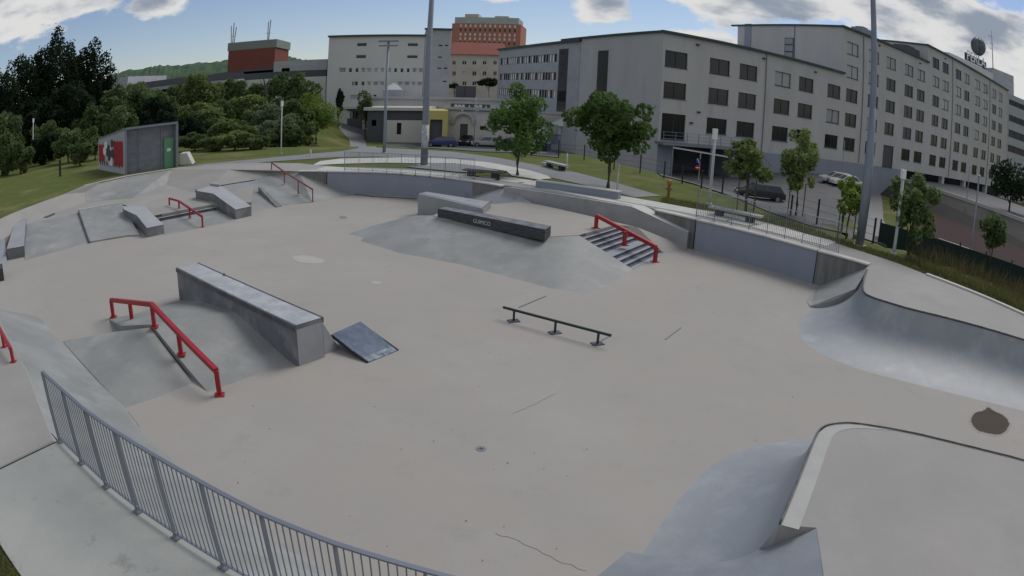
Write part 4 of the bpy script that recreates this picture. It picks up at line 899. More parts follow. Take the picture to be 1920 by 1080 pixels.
for i in range(nst_+1):
    for k in range(24):
        th, ph = math.pi*i/nst_, 2*math.pi*k/24; mb.v.append(bc+Vector((math.sin(th)*math.cos(ph), math.sin(th)*math.sin(ph), math.cos(th)))*rr_)
for i in range(nst_):
    for k in range(24): mb.f.append((i*24+k, (i+1)*24+k, (i+1)*24+(k+1) % 24, i*24+(k+1) % 24))
obj('globe', mb, mat('globe_panels', (.05, .065, .05), .5, var=(.14, .15, .17), vscale=.45, vamt=1), sg, True)
mb = MB()
for tilt in (0, 60, 120):
    q = Matrix.Rotation(R(tilt), 3, 'Z') @ Matrix.Rotation(R(25), 3, 'Y'); mb.tube([bc+q @ Vector((math.cos(2*math.pi*k/24), 0, math.sin(2*math.pi*k/24)))*rr_*1.015 for k in range(25)], .09, 5)
mb.tube([sgp.pt(bs, zt_, -.3), bc-Vector((0, 0, rr_))], .2, 6); obj('globe_ribs', mb, M_dgrey, sg)
am, az_ = sgp.sz(1862, 122); mt = thing('antenna_mast', 'thin antenna mast standing beside the roof globe', 'antenna', sgp.pt(am, az_-1)); zt2 = sgp.sz(1861, 58)[1]
mb = MB(); mb.tube([sgp.pt(am, az_-1), sgp.pt(am, zt2)], [.16, .06], 6); obj('mast', mb, M_steel, mt)
for zf, ln_ in ((.8, 1.6), (.6, 1.2), (.45, 1.4)):
    mb = MB(); zz = az_+(zt2-az_)*zf; mb.bar(sgp.pt(am-ln_, zz), sgp.pt(am+ln_*.8, zz), .06, .06)
    for k in range(4): mb.bar(sgp.pt(am-ln_+k*.5, zz-.3), sgp.pt(am-ln_+k*.5, zz+.3), .04, .04, up=(1, 0, 0))
    obj('aerial', mb, M_steel, mt)
# far right wing with strip windows
WG = Plane((1889.5, 175), FA.pt(81.8*S_, 0).xy.length, 92); wg = thing('side_wing', 'office wing with dark ribbon windows at the right edge', 'building', WG.pt(0, 0))
bands = [rect(WG, 1890, y0, 1950, y1+ (8)) for y0, y1 in ()]
hs = []
for y0, y1 in ((184, 194), (213, 225), (241, 255), (270, 283)):
    _, za = WG.sz(1889, y0); _, zb3 = WG.sz(1889, y1); hs.append((.6, zb3, 26, za))
mb = MB(); ztw = WG.sz(1889.5, 174)[1]; block(mb, WG, 0, 30, -3, ztw, 15, hs, .3); obj('wall', mb, M_wall3, wg)
for h in hs: window(wg, WG, h, M_glass, 9, rec=.2, sill=False)

# --- buildings of the background, left to right
def simple_building(name, label, pl, s0, s1, zt, depth, m, wins_, roof=None, z0=-3, cat='building', mull=1, rec=.15, edge=M_trim, edge_h=.3, fm=None):
    t = thing(name, label, cat, pl.pt((s0+s1)/2, 0)); mb = MB(); block(mb, pl, s0, s1, z0, zt, depth, [w_[0] for w_ in wins_], rec); obj('wall', mb, m, t)
    for h, g in wins_: window(t, pl, h, g, mull, rec=rec-.04, fw=.055, sill=False, fm=fm)
    if edge:
        e = MB(); e.bar(pl.pt(s0-.2, zt+edge_h/2, .1), pl.pt(s1+.2, zt+edge_h/2, .1), .5, edge_h); obj('roof_edge', e, edge, t)
    return t
# big pale block
GB = plane_level((655, 69), 110, (790, 68)); c2 = lambda x0, y0, x1, y1: rect(GB, 400+x0/4, y0/4, 400+x1/4, y1/4)
Wd = []
for x0, x1 in ((1015, 1040), (1065, 1088), (1355, 1378), (1402, 1425), (1450, 1472), (1637, 1660)): Wd.append((c2(x0, 510, x1, 543), M_glass))
for x0, x1 in ((945, 993), (1110, 1138), (1152, 1185), (1207, 1232), (1255, 1280), (1310, 1332), (1492, 1525), (1540, 1570)): Wd.append((c2(x0, 508, x1, 543), M_blind))
for x0, x1 in ((1040, 1052), (1058, 1083), (1110, 1133)): Wd.append((c2(x0, 610, x1, 642), M_glass))
for x0, x1 in ((1155, 1180), (1200, 1235), (1250, 1280), (1385, 1420), (1432, 1470), (1485, 1515), (1530, 1565), (1625, 1660)): Wd.append((c2(x0, 610, x1, 642), M_blind))
Wd.append((c2(1200, 708, 1223, 738), M_glass)); Wd.append((c2(1025, 712, 1085, 748), M_blind))
for x0, x1, y in ((1078, 1150, 322), (1457, 1535, 322), (1070, 1145, 412), (1452, 1532, 412)): Wd.append((c2(x0, y, x1, y+26), M_dgrey))
sL, zT = GB.sz(650, 69); sR, _ = GB.sz(797, 68); sLL, _ = GB.sz(617, 74)
Wd = [(h, g) for h, g in Wd]
gb = simple_building('pale_block', 'big pale grey block with two rows of small mixed windows', GB, sLL, sR, zT, 22, M_wall2, Wd, mull=0, rec=.2, fm=M_white)
sT0, zT0 = GB.sz(797, 57); sT1, _ = GB.sz(847, 57); zTt = GB.sz(820, 56)[1]
Wt = [(rect(GB, 400+x0/4, y/4, 400+x1/4, (y+11)/4), M_glass) for x0, x1, y in ((1690, 1718, 334), (1737, 1762, 334), (1685, 1712, 422), (1680, 1708, 505), (1728, 1755, 505), (1720, 1748, 604))]
Wt = [((a, b_, c, d), g) for (a, b_, c, d), g in Wt]
simple_building('stair_tower', 'taller grey stair tower at the right end of the pale block', GB, sR+.05, sT1, zTt, 10, M_wall3, Wt, mull=0, rec=.2)
# brick tower
BT = Plane((912, 60), 260, 97); s0, zt = BT.sz(848, 42); s1, _ = BT.sz(977, 48)
c3 = lambda x0, y0, x1, y1: rect(BT, 800+x0/4, y0/4, 800+x1/4, y1/4)
bt_ = thing('brick_tower', 'orange brick tower block with a regular grid of small windows', 'building', BT.pt((s0+s1)/2, 0))
zt = BT.sz(912, 44)[1]; mb = MB(); wl = []
cw = (s1-s0)/14; zr0 = BT.sz(912, 93)[1]; rh = (zt-zr0)/6
for i in range(12):
    for k in range(6):
        x = s0+cw*1.6+i*cw; z = zr0+k*rh+.3; wl.append((x, z, x+cw*.42, z+rh*.68))
block(mb, BT, s0, s1, -3, zt, 18, wl, .3); obj('wall', mb, M_brick, bt_)
for i, h in enumerate(wl):
    g = MB(); g.quad(BT.pt(h[0], h[1], -.25), BT.pt(h[2], h[1], -.25), BT.pt(h[2], h[3], -.25), BT.pt(h[0], h[3], -.25)); obj('window', g, M_white if i % 3 != 1 else M_glass, bt_)
mb = MB(); block(mb, BT, s0+1, s1-1, zt+.02, zt+2.6, 14); obj('attic', mb, M_wall3, bt_)
for x0, x1, y0 in ((288, 388, 104), (512, 612, 119)):
    r_ = c3(x0, y0, x1, y0+40); mb = MB(); block(mb, BT, r_[0], r_[2], zt+2.6, r_[3], 6); obj('roof_box', mb, M_beige, bt_)
# beige house with red roof
HB = Plane((890, 120), 150, 93); s0, _ = HB.sz(843, 110); s1, _ = HB.sz(938, 110); ze = HB.sz(890, 102)[1]; zr = HB.sz(890, 87)[1]
Wb = []
for y0, y1 in ((455, 485), (533, 568), (608, 640)):
    for x0, x1 in ((192, 218), (267, 298), (342, 372), (420, 447), (500, 525)): Wb.append((rect(HB, 800+x0/4, y0/4, 800+x1/4, y1/4), M_glass if (x0+y0) % 4 else M_blind))
hb = simple_building('beige_house', 'beige building with red tiled roof below the brick tower', HB, s0, s1, ze, 12, M_beige, Wb, mull=1, fm=M_white, edge=None)
mb = MB(); mb.hexa([HB.pt(s0-.6, ze, .6), HB.pt(s1+.6, ze, .6), HB.pt(s1+.6, ze, -12.6), HB.pt(s0-.6, ze, -12.6)], [HB.pt(s0-.3, zr+1.4, -6), HB.pt(s1+.3, zr+1.4, -6), HB.pt(s1+.3, zr+1.4, -6.2), HB.pt(s0-.3, zr+1.4, -6.2)]); obj('roof', mb, M_roof, hb)
# ribbon-window office
OB = Plane((1052, 82), 92, 158.2); sA, zA = OB.sz(1052, 81); sB, zB = OB.sz(936, 91)
lo_, hi_ = min(sA, sB), max(sA, sB); c4_ = []
hi_ = hi_+6
nW = 24
for y0, y1 in ((100, 115.5), (135, 150), (169, 185)):
    za, zb3 = OB.sz(1048, y0)[1], OB.sz(1048, y1)[1]
    for k in range(nW):
        a = lo_+1+(hi_-8-lo_)*k/nW; bq = lo_+1+(hi_-8-lo_)*(k+.86)/nW; c4_.append(((a, zb3, bq, za), M_white if rw_.random() < .55 else M_glass))
oo = simple_building('ribbon_office', 'blue-grey office with bands of white and dark windows behind the first tree', OB, lo_, hi_, zA, 16, M_wall3, c4_, mull=0, rec=.14)
# low buildings in the middle
WB = Plane((880, 240), 92, 96)
r_ = rect(WB, 836, 207, 1050, 275); zt = WB.sz(880, 206)[1]
Ww = [(rect(WB, 900, 236, 912, 244), M_glass), (rect(WB, 926, 236, 938, 244), M_glass), (rect(WB, 863, 232, 876, 262), M_dgrey)]
wb = simple_building('white_shop', 'low white building with a dark sign board and arched entrance', WB, r_[0], r_[2], zt, 14, mat('white_render', (.5, .5, .48), .9, var=(.44, .44, .43), vscale=.3), Ww, mull=0, edge=M_wall3, edge_h=.4)
r_ = rect(WB, 846, 193.5, 919, 208.5); mb = MB(); mb.hexa([WB.pt(r_[0], r_[1], .3), WB.pt(r_[2], r_[1], .3), WB.pt(r_[2], r_[1], .1), WB.pt(r_[0], r_[1], .1)], [WB.pt(r_[0], r_[3], .3), WB.pt(r_[2], r_[3], .3), WB.pt(r_[2], r_[3], .1), WB.pt(r_[0], r_[3], .1)]); sb = obj('sign_board', mb, M_dgrey, wb)
rr2 = random.Random(5)
for (x0, x1, y) in ((853, 874, 198), (856, 872, 201), (866, 871, 205), (880, 883, 199), (890, 907, 198.5), (893, 905, 201.5), (894, 900, 205), (911, 914, 200)):
    a, b_ = WB.sz(x0, y), WB.sz(x1, y+.4); mb = MB()
    n__ = max(1, int((b_[0]-a[0])/.5))
    for k in range(n__):
        u0 = a[0]+(b_[0]-a[0])*k/n__; mb.bar(WB.pt(u0, a[1], .32), WB.pt(u0+(b_[0]-a[0])/n__*.72, a[1], .32), .04, .28+.12*rr2.random(), up=(0, 0, 1))
    obj('faded_lettering', mb, M_white, sb)
mb = MB(); cs, cz_ = WB.sz(869, 232); rad = 1.5
arc = [WB.pt(cs+rad*math.cos(math.pi*k/12), cz_+rad*math.sin(math.pi*k/12), .25) for k in range(13)]; mb.tube(arc, .28, 6); obj('entrance_arch', mb, M_wall3, wb)
YB = Plane((822, 240), 88, 82); r_ = rect(YB, 803, 207, 838, 270)
simple_building('yellow_garage', 'yellow building with a dark garage opening behind the tall pole', YB, r_[0], r_[2], YB.sz(820, 207)[1], 8, M_yellow, [((r_[0]+.3, -3, YB.sz(829, 240)[0], YB.sz(820, 224)[1]), M_dgrey)], mull=0, rec=.5, edge=None, fm=M_dgrey)
PB = Plane((740, 230), 95, 90); r_ = rect(PB, 689, 206, 797, 250)
Wp = [(rect(PB, 744, 230, 752, 252), M_glass), (rect(PB, 697, 222, 705, 236), M_blind)]
pv = simple_building('low_pavilion', 'black and white flat-roofed pavilion left of the tall pole', PB, PB.sz(725, 230)[0], r_[2], PB.sz(740, 225)[1], 9, M_wall2, [(rect(PB, 744, 230, 752, 252), M_glass)], mull=0, edge=None)
mb = MB(); block(mb, PB, r_[0], r_[2], PB.sz(740, 224.8)[1], PB.sz(740, 207)[1], 9.5); obj('black_band', mb, M_dgrey, pv)
mb = MB(); block(mb, PB, r_[0], PB.sz(718, 230)[0], -3, PB.sz(740, 224.7)[1], 8.5, [(rect(PB, 697, 222, 705, 236))], .1); obj('dark_glazing', mb, M_dgrey, pv)
mb = MB(); x_ = PB.pt(r_[0]-.5, PB.sz(740, 204)[1], .4); mb.hexa([PB.pt(r_[0]-.5, PB.sz(740, 206.9)[1], .4), PB.pt(r_[2]+.5, PB.sz(740, 206.9)[1], .4), PB.pt(r_[2]+.5, PB.sz(740, 206.9)[1], -9.5), PB.pt(r_[0]-.5, PB.sz(740, 206.9)[1], -9.5)],
    [PB.pt(r_[0]-.5, PB.sz(740, 201)[1], .4), PB.pt(r_[2]+.5, PB.sz(740, 201)[1], .4), PB.pt(r_[2]+.5, PB.sz(740, 201)[1], -9.5), PB.pt(r_[0]-.5, PB.sz(740, 201)[1], -9.5)]); obj('roof_slab', mb, M_light, pv)
LP = Plane((650, 215), 110, 90); r_ = rect(LP, 636, 203, 678, 226)
lp = simple_building('dark_pavilion', 'small dark glazed pavilion at the foot of the pale block', LP, r_[0], r_[2], LP.sz(650, 204)[1], 6, M_dgrey, [(rect(LP, 642+i*8, 208, 648+i*8, 222), M_glass) for i in range(4)], mull=0, edge=M_light, edge_h=.4)
# roofs behind the pavilion with a glazed lantern
RF = Plane((770, 190), 104, 92); mb = MB(); rf = thing('roofed_hall', 'low pale hall with a white pyramid lantern on its roof', 'building', RF.pt(0, 0)); r_ = rect(RF, 690, 183, 960, 215); zt = RF.sz(770, 185)[1]
block(mb, RF, r_[0], r_[2], -3, zt, 5); obj('wall', mb, M_wall2, rf)
mb = MB(); mb.bar(RF.pt(r_[0], zt+.2, .2), RF.pt(r_[2], zt+.2, .2), .8, .35); obj('roof_edge', mb, M_wall3, rf)
ls, lz = RF.sz(732, 181); lt_ = RF.sz(732, 155)[1]; wd = RF.sz(750, 181)[0]-ls
mb = MB(); mb.box(RF.pt(ls, zt+.75, -2), (wd*2, wd*1.4, 1.4), 0); obj('lantern_base', mb, M_wall3, rf)
mb = MB(); c_ = RF.pt(ls, 0, -2)
def ring(h, z): return [Vector((c_.x+x*h, c_.y+y*h*.7, z)) for x, y in ((-1, -1), (1, -1), (1, 1), (-1, 1))]
z1, z2, z3 = zt+1.45, zt+1.45+(lt_-zt-1.45)*.75, lt_
mb.hexa(ring(wd*.9, z1), ring(wd*.35, z2)); obj('lantern', mb, M_white, rf); mb = MB(); mb.hexa(ring(wd*.22, z2+.01), ring(wd*.16, z3)); obj('lantern_cap', mb, M_white, rf)
for px in (862, 880):
    mb = MB(); s_, z_ = RF.sz(px, 178); mb.box(RF.pt(s_, zt+1.1, -1.2), (1.6, 1.2, 2.2), .2); obj('roof_vent', mb, M_dgrey, rf)
# dark hall on the left
HG = plane_level((215, 150), 150, (425, 127)); HG = Plane((330, 150), 130, 84)
s0, _ = HG.sz(207, 150); s1, _ = HG.sz(612, 130); zt = HG.sz(330, 147)[1]
hg = thing('dark_hall', 'long low dark industrial hall behind the bushes on the left', 'building', HG.pt((s0+s1)/2, 0)); mb = MB()
holes = []
sC = HG.sz(240, 150)[0]; 
for k in range(9):
    a = sC+(HG.sz(455, 150)[0]-sC)*k/9+.4; holes.append((a, 0, a+(HG.sz(455, 150)[0]-sC)/9-.8, HG.sz(330, 166)[1]))
block(mb, HG, sC, HG.sz(455, 150)[0], -3, zt, 20, holes, .4); obj('wall', mb, M_dgrey, hg)
for h in holes: window(hg, HG, h, M_glass, 2, rec=.3, sill=False)
mb = MB(); block(mb, HG, s0, sC-.02, -3, HG.sz(225, 146)[1], 20.5); obj('concrete_end', mb, M_wall3, hg)
mb = MB(); block(mb, HG, HG.sz(455, 150)[0]+.02, s1, -3, HG.sz(500, 148)[1], 18); obj('pale_wall', mb, M_wall2, hg)
mb = MB(); block(mb, HG, HG.sz(455, 150)[0]+.02, s1, HG.sz(500, 148)[1]+.02, HG.sz(500, 136)[1], 18.5); obj('dark_band', mb, M_dgrey, hg)
mb = MB(); block(mb, HG, HG.sz(512, 150)[0], s1, HG.sz(500, 136)[1]+.02, HG.sz(560, 113)[1], 12, [rect(HG, 528, 128, 543, 135)], .5); obj('upper_storey', mb, M_wall3, hg)
mb = MB(); za = HG.sz(330, 160)[1]; zb3 = HG.sz(330, 164)[1]
mb.hexa([HG.pt(sC, za-.6, .2), HG.pt(HG.sz(460, 150)[0], za-.6, .2), HG.pt(HG.sz(460, 150)[0], za-.6, 4), HG.pt(sC, za-.6, 4)], [HG.pt(sC, za, .2), HG.pt(HG.sz(460, 150)[0], za, .2), HG.pt(HG.sz(460, 150)[0], za, 4), HG.pt(sC, za, 4)]); obj('canopy', mb, M_wall3, hg)
mb = MB(); a_, b_ = HG.sz(400, 140), HG.sz(512, 127)
mb.hexa([HG.pt(a_[0], zt+.02, -.5), HG.pt(b_[0], zt+.02, -.5), HG.pt(b_[0], zt+.02, -14), HG.pt(a_[0], zt+.02, -14)], [HG.pt(a_[0], zt+.1, -.5), HG.pt(b_[0], HG.sz(508, 126)[1], -.5), HG.pt(b_[0], HG.sz(508, 126)[1], -14), HG.pt(a_[0], zt+.1, -14)]); obj('pitched_roof', mb, M_dgrey, hg)
# red brick block with masts
RB_ = Plane((472, 100), 165, 84); r_ = rect(RB_, 430, 76, 514, 130); zt = RB_.sz(472, 77)[1]; zb3 = RB_.sz(472, 92)[1]
rb = thing('red_brick_block', 'windowless dark red brick block with a pale top band', 'building', RB_.pt(0, 0)); mb = MB(); block(mb, RB_, r_[0], r_[2], -2, zb3, 14); obj('wall', mb, mat('dark_red_brick', (.17, .06, .047), .9, var=(.16, .045, .035), vscale=.4), rb)
mb = MB(); block(mb, RB_, r_[0]-.3, r_[2]+.3, zb3+.01, zt, 14.5); obj('top_band', mb, mat('olive_cladding', (.19, .21, .19), .8), rb)
for px in (435, 501):
    s_, _ = RB_.sz(px, 70); at = thing('roof_antenna', 'antenna cluster on the %s end of the red brick block' % ('left' if px < 450 else 'right'), 'antenna', RB_.pt(s_, zt)); mb = MB()
    for dx, hh in ((-.5, 4.6), (0, 5.4), (.5, 4.2)) if px < 450 else ((-.15, 4.8), (.25, 5.2)): mb.tube([RB_.pt(s_+dx*.8, zt, -1), RB_.pt(s_+dx*1.5, zt+hh, -1)], .13, 5)
    mb.bar(RB_.pt(s_-.6, zt+1.8, -1), RB_.pt(s_+.6, zt+1.8, -1), .1, .1); obj('aerial', mb, M_steel, at)

# --- kiosk with graffiti
kA, kB = G(236, 328, 1.2), G(333, 313.5, 1.2); kC = G(185, 318, 1.2)
kz0, kz1, kzc = ZT(234, 240, kA), ZT(331, 228, kB), ZT(184, 260, kC); kD = kB+(kC-kA)
kz0 = min(kz0, 6); kt = thing('kiosk', 'small grey kiosk with graffiti on its side and a green door', 'kiosk', kA)
def upz(p, z): return Vector((p.x, p.y, z))
mb = MB()
mb.quad(kC, kA, upz(kA, kz0-.15), upz(kC, kzc-.15)); mb.quad(kD, kC, upz(kC, kzc-.15), upz(kD, kzc+(kz1-kz0)-.15)); mb.quad(kB, kD, upz(kD, kzc+(kz1-kz0)-.15), upz(kB, kz1-.15)); obj('wall', mb, M_wall3, kt)
kd_ = (kB-kA).normalized(); kn_ = Vector((kd_.y, -kd_.x, 0)); kn_ = kn_ if kn_.dot(kA) < 0 else -kn_
mb = MB(); ins = -kn_*.5; mb.quad(kA+ins, kB+ins, upz(kB+ins, kz1-.2), upz(kA+ins, kz0-.2)); obj('recessed_front', mb, mat('kiosk_panel', (.13, .145, .17), .18, spec=.7, var=(.20, .215, .24), vscale=1.2, vamt=.8, stretch=(1, 1, 2.5)), kt)
mb = MB(); rA, rB, rC, rD = upz(kA+kn_*.15, kz0), upz(kB+kn_*.15, kz1), upz(kC, kzc), upz(kD, kzc+(kz1-kz0))
mb.hexa([p-Vector((0, 0, .16)) for p in (rA, rB, rD, rC)], [rA, rB, rD, rC]); obj('roof', mb, M_steel, kt)
for f, wd in ((0.01, .14), (.99, .18)): mb = MB(); p = kA.lerp(kB, f); mb.bar(p, upz(p, kz0+(kz1-kz0)*f-.16), wd, wd, up=tuple(kn_)); obj('frame_post', mb, M_steel, kt)
for f in (.28, .72): mb = MB(); p = kA.lerp(kB, f)+ins*.9; mb.bar(p, upz(p, kz0-.2), .06, .06, up=tuple(kn_)); obj('mullion', mb, M_steel, kt)
mb = MB(); a, b_ = kA.lerp(kB, .77)+ins*.7, kA.lerp(kB, .95)+ins*.7; mb.quad(a, b_, upz(b_, 3.35), upz(a, 3.35)); dd_ = obj('door', mb, M_green, kt)
mb = MB(); q = a.lerp(b_, .5)+kn_*.02; mb.box(upz(q, 2.5), (.3, .02, .22), math.atan2(kd_.y, kd_.x)); obj('door_notice', mb, M_white, dd_)
gd = (kA-kC); gl = gd.length; gd.normalize(); gn = Vector((gd.y, -gd.x, 0)); gn = gn if gn.dot(kA) < 0 else -gn; rg = random.Random(3)
def gpoly(pts, off, nm, m):
    mb = MB(); mb.quad(*[kC+gd*(u*gl)+gn*off+Vector((0, 0, v)) for u, v in pts]); return mb
for (u0, u1, v0, v1) in ((.03, .27, .75, 1.95), (.6, .93, .6, 2.25)):
    mb = MB(); n__ = 7; top_ = [(u0+(u1-u0)*k/n__, v1+(.14 if k % 2 else 0)) for k in range(n__+1)]; bot = [(u1-(u1-u0)*k/n__, v0-(.16 if k % 2 else 0)) for k in range(n__+1)]
    mb.quad(*[kC+gd*(u*gl)+gn*.012+Vector((0, 0, v)) for u, v in bot[::-1]+top_[::-1]])
    obj('red_graffiti', mb, mat('graffiti_red', (.35, .02, .03), .7, var=(.2, .015, .02), vscale=3), kt)
mb, mk = MB(), MB()
for i in range(16):
    u = .24+.36*rg.random(); v = .7+1.5*rg.random(); 
    q_ = MB(); q_.quad(*[kC+gd*((u+.05*math.cos(a_)*(1+.4*rg.random()))*gl)+gn*(.018+.002*i)+Vector((0, 0, v+.26*math.sin(a_)*(1+.5*rg.random()))) for a_ in [2*math.pi*j/9 for j in range(9)]]); obj('white_graffiti' if i % 2 else 'black_graffiti', q_, M_white if i % 2 else M_black, kt)
for i in range(9):
    u = .05+.09*i; mk = MB(); mk.quad(*[kC+gd*(uu*gl)+gn*.014+Vector((0, 0, vv)) for uu, vv in ((u, .75), (u+.05, .72), (u+.06, .42+.1*rg.random()), (u+.03, .38))]); obj('black_graffiti', mk, M_black, kt)
kw = [G(338, 310, 1.24), G(361, 308, 1.24)]; z_ = ZT(340, 288, kw[0])
t = thing('concrete_wedge', 'pale concrete wedge standing beside the kiosk', 'wedge', kw[0]); mb = MB(); bk = Vector((-.4, 1.2, 0)); mb.hexa([kw[0], kw[1], kw[1]+bk, kw[0]+bk], [upz(kw[0], z_), upz(kw[0].lerp(kw[1], .55), z_), upz(kw[0].lerp(kw[1], .55)+bk, z_), upz(kw[0]+bk, z_)]); obj('body', mb, M_light, t)

# ------------------------------------------------------------------ trees and bushes
def crown_mb(rx, ry, rz, cz, n, leaf, seed, lobes=16, flat=.0, low=.0):
    rr = random.Random(seed); mb = MB(); L_ = []
    for i in range(lobes):
        th, ph = rr.uniform(0, 2*math.pi), math.acos(rr.uniform(-1, 1)); k = rr.uniform(.35, .86) if lobes < 17 else rr.uniform(.3, .97)**.8
        x, y, z = math.sin(ph)*math.cos(th)*k, math.sin(ph)*math.sin(th)*k, math.cos(ph)*k*.95
        L_.append((x*rx, y*ry, z*rz+cz, rr.uniform(.24, .46) if lobes < 17 else rr.uniform(.15, .36)))
    L_.append((0, 0, cz, .45)); L_.append((rr.uniform(-.2, .2)*rx, 0, cz+rz*.72, .26))
    tot = sum(l[3]**2 for l in L_)
    for (x, y, z, q) in L_:
        m = int(n*q*q/tot)
        for _ in range(m):
            d = Vector((rr.gauss(0, 1), rr.gauss(0, 1), rr.gauss(0, 1))).normalized(); k = rr.uniform(.35, 1.0)**.5
            if rr.random() < .07: k *= 1.25
            p = Vector((x+d.x*q*rx*k, y+d.y*q*ry*k, z+d.z*q*rz*k))
            if p.z < low: p.z = low+rr.random()*.3
            a = Vector((rr.gauss(0, 1), rr.gauss(0, 1), rr.gauss(0, .7))).normalized(); b_ = a.cross(Vector((rr.gauss(0, 1), rr.gauss(0, 1), rr.gauss(0, 1)))).normalized()
            s_ = leaf*rr.uniform(.6, 1.3); a *= s_*.62; b_ *= s_*.42
            o = len(mb.v); mb.v += [p-a, p+b_*.9, p+a, p-b_*.9]; mb.f.append((o, o+1, o+2, o+3))
    return mb
def tree(name, label, base, h, w_, crown_lo, m, leaf, n, seed, trunk_r=.09, group=None, depth=None, cat='tree', lobes=16, stakes=False, forks=5):
    t = thing(name, label, cat, base, group); rr = random.Random(seed+99)
    rz = (h-crown_lo)/2; cz = crown_lo+rz; rx = w_/2; ry = (depth or w_)/2
    c = crown_mb(rx*1.0, ry*1.0, rz*1.0, cz, n, leaf, seed, lobes, low=.05)
    for v in c.v: v += base
    obj('crown', c, m, t)
    tr = MB(); top = base+Vector((rr.uniform(-.05, .05)*w_, 0, cz+rz*.5))
    k1 = base+Vector((rr.uniform(-.06, .06), 0, crown_lo*.6)); k2 = base+Vector((rr.uniform(-.1, .1), 0, crown_lo+rz*.3))
    tr.tube([base-Vector((0, 0, .15)), base+Vector((0, 0, .1)), k1, k2, top], [trunk_r*1.5, trunk_r*1.1, trunk_r*.9, trunk_r*.7, trunk_r*.15], 7)
    for i in range(forks):
        a = 2*math.pi*i/forks+rr.random(); s0 = k1.lerp(k2, .5+.5*rr.random()) if i % 2 else k2.lerp(top, .4*rr.random())
        e = Vector((base.x+math.cos(a)*rx*.7, base.y+math.sin(a)*ry*.7, base.z+cz+rz*rr.uniform(-.2, .5))); mid = s0.lerp(e, .5)+Vector((0, 0, rz*.08))
        tr.tube([s0, mid, e], [trunk_r*.5, trunk_r*.32, trunk_r*.1], 5)
    obj('trunk', tr, M_bark, t)
    if stakes:
        for dx in (-.45, .45):
            mb = MB(); mb.tube([base+Vector((dx, .1, 0)), base+Vector((dx, .1, 1.7))], .035, 6); obj('stake', mb, M_wood, t)
    return t
def at_D(px, py, D):
    d = ray(px, py); k = D/math.hypot(d.x, d.y); x, y = d.x*k, d.y*k; return Vector((x, y, zg(x, y)))
def span(px0, px1, py, D):
    a, b_ = ray(px0, py), ray(px1, py); return D*abs(math.atan2(b_.x, b_.y)-math.atan2(a.x, a.y))
def tree_px(name, label, basepx, x0, x1, yt, yb, m, leaf, n, seed, D=None, **k):
    base = at_D(basepx[0], basepx[1], D) if D else GT(*basepx)
    D_ = math.hypot(base.x, base.y); h = ZT((x0+x1)/2, yt, base)-base.z; lo = max(.1, ZT((x0+x1)/2, yb, base)-base.z)
    return tree(name, label, base, h, span(x0, x1, (yt+yb)/2, D_)*1.12, lo, m, leaf, n, seed, **k)
tree_px('maple_tree', 'dark round-crowned maple with slim trunk behind the far railing end', (970, 330), 917, 1022, 163, 290, M_leaf, .19, 5000, 21, trunk_r=.09, lobes=32)
tree_px('maple_tree', 'large bright maple in front of the grey building end wall', (1140, 353), 1079, 1214, 172, 300, M_leaf, .22, 5200, 22, trunk_r=.1, lobes=30)
tree_px('young_tree', 'small bushy tree beside the garage entrance of the office building', (1238, 322), 1208, 1266, 250, 315, M_leafm, .2, 2200, 23, trunk_r=.07)
tree_px('young_tree', 'bushy staked tree in front of the parked black car', (1398, 402), 1364, 1446, 262, 350, M_leafo, .18, 3300, 24, trunk_r=.07, stakes=True, lobes=22)
tree_px('young_tree', 'tall uneven young tree right of the parked black car', (1492, 405), 1462, 1541, 238, 370, M_leafo, .18, 3600, 25, trunk_r=.08, stakes=True, lobes=26)
tree_px('young_tree', 'small olive tree with twin stems left of the right-hand tall pole', (1586, 448), 1560, 1616, 328, 402, M_leafy, .17, 1700, 26, trunk_r=.05, stakes=True)
tree_px('young_tree', 'loose tree just behind the white lamp post on the right', (1706, 455), 1654, 1748, 318, 446, M_leafm, .2, 3000, 27, trunk_r=.08, lobes=18, D=29)
tree_px('young_tree', 'small tree in front of the red court near the right edge', (1858, 485), 1830, 1888, 396, 474, M_leafm, .2, 1800, 28, trunk_r=.06, D=31)
tree_px('dark_tree', 'dark tree before the side wing at the right edge', (1893, 390), 1856, 1945, 300, 392, M_leafd, .5, 2400, 29, D=95, trunk_r=.2)
tree_px('lime_tree', 'yellow-green rounded tree on the lawn left of the path', (592, 270), 564, 636, 172, 258, M_leafy, .26, 3600, 30, trunk_r=.16)
tree_px('slim_tree', 'slim dark upright tree beside the path near the pavilion', (684, 262), 667, 697, 168, 238, M_leafm, .3, 1500, 31, trunk_r=.1)
tree_px('cypress', 'narrow dark cypress against the foot of the pale block', (634, 225), 626, 640, 164, 222, M_leafd, .4, 900, 32, D=104, trunk_r=.1, lobes=9)
tree_px('shrub', 'dark shrub on the roof terrace below the beige house', (916, 168), 901, 936, 146, 166, M_leafd, .5, 900, 33, D=118, cat='bush')
tree_px('shrub', 'small shrub left of the dark roof vents below the beige house', (852, 168), 842, 864, 156, 166, M_leafd, .4, 500, 34, D=118, cat='bush')
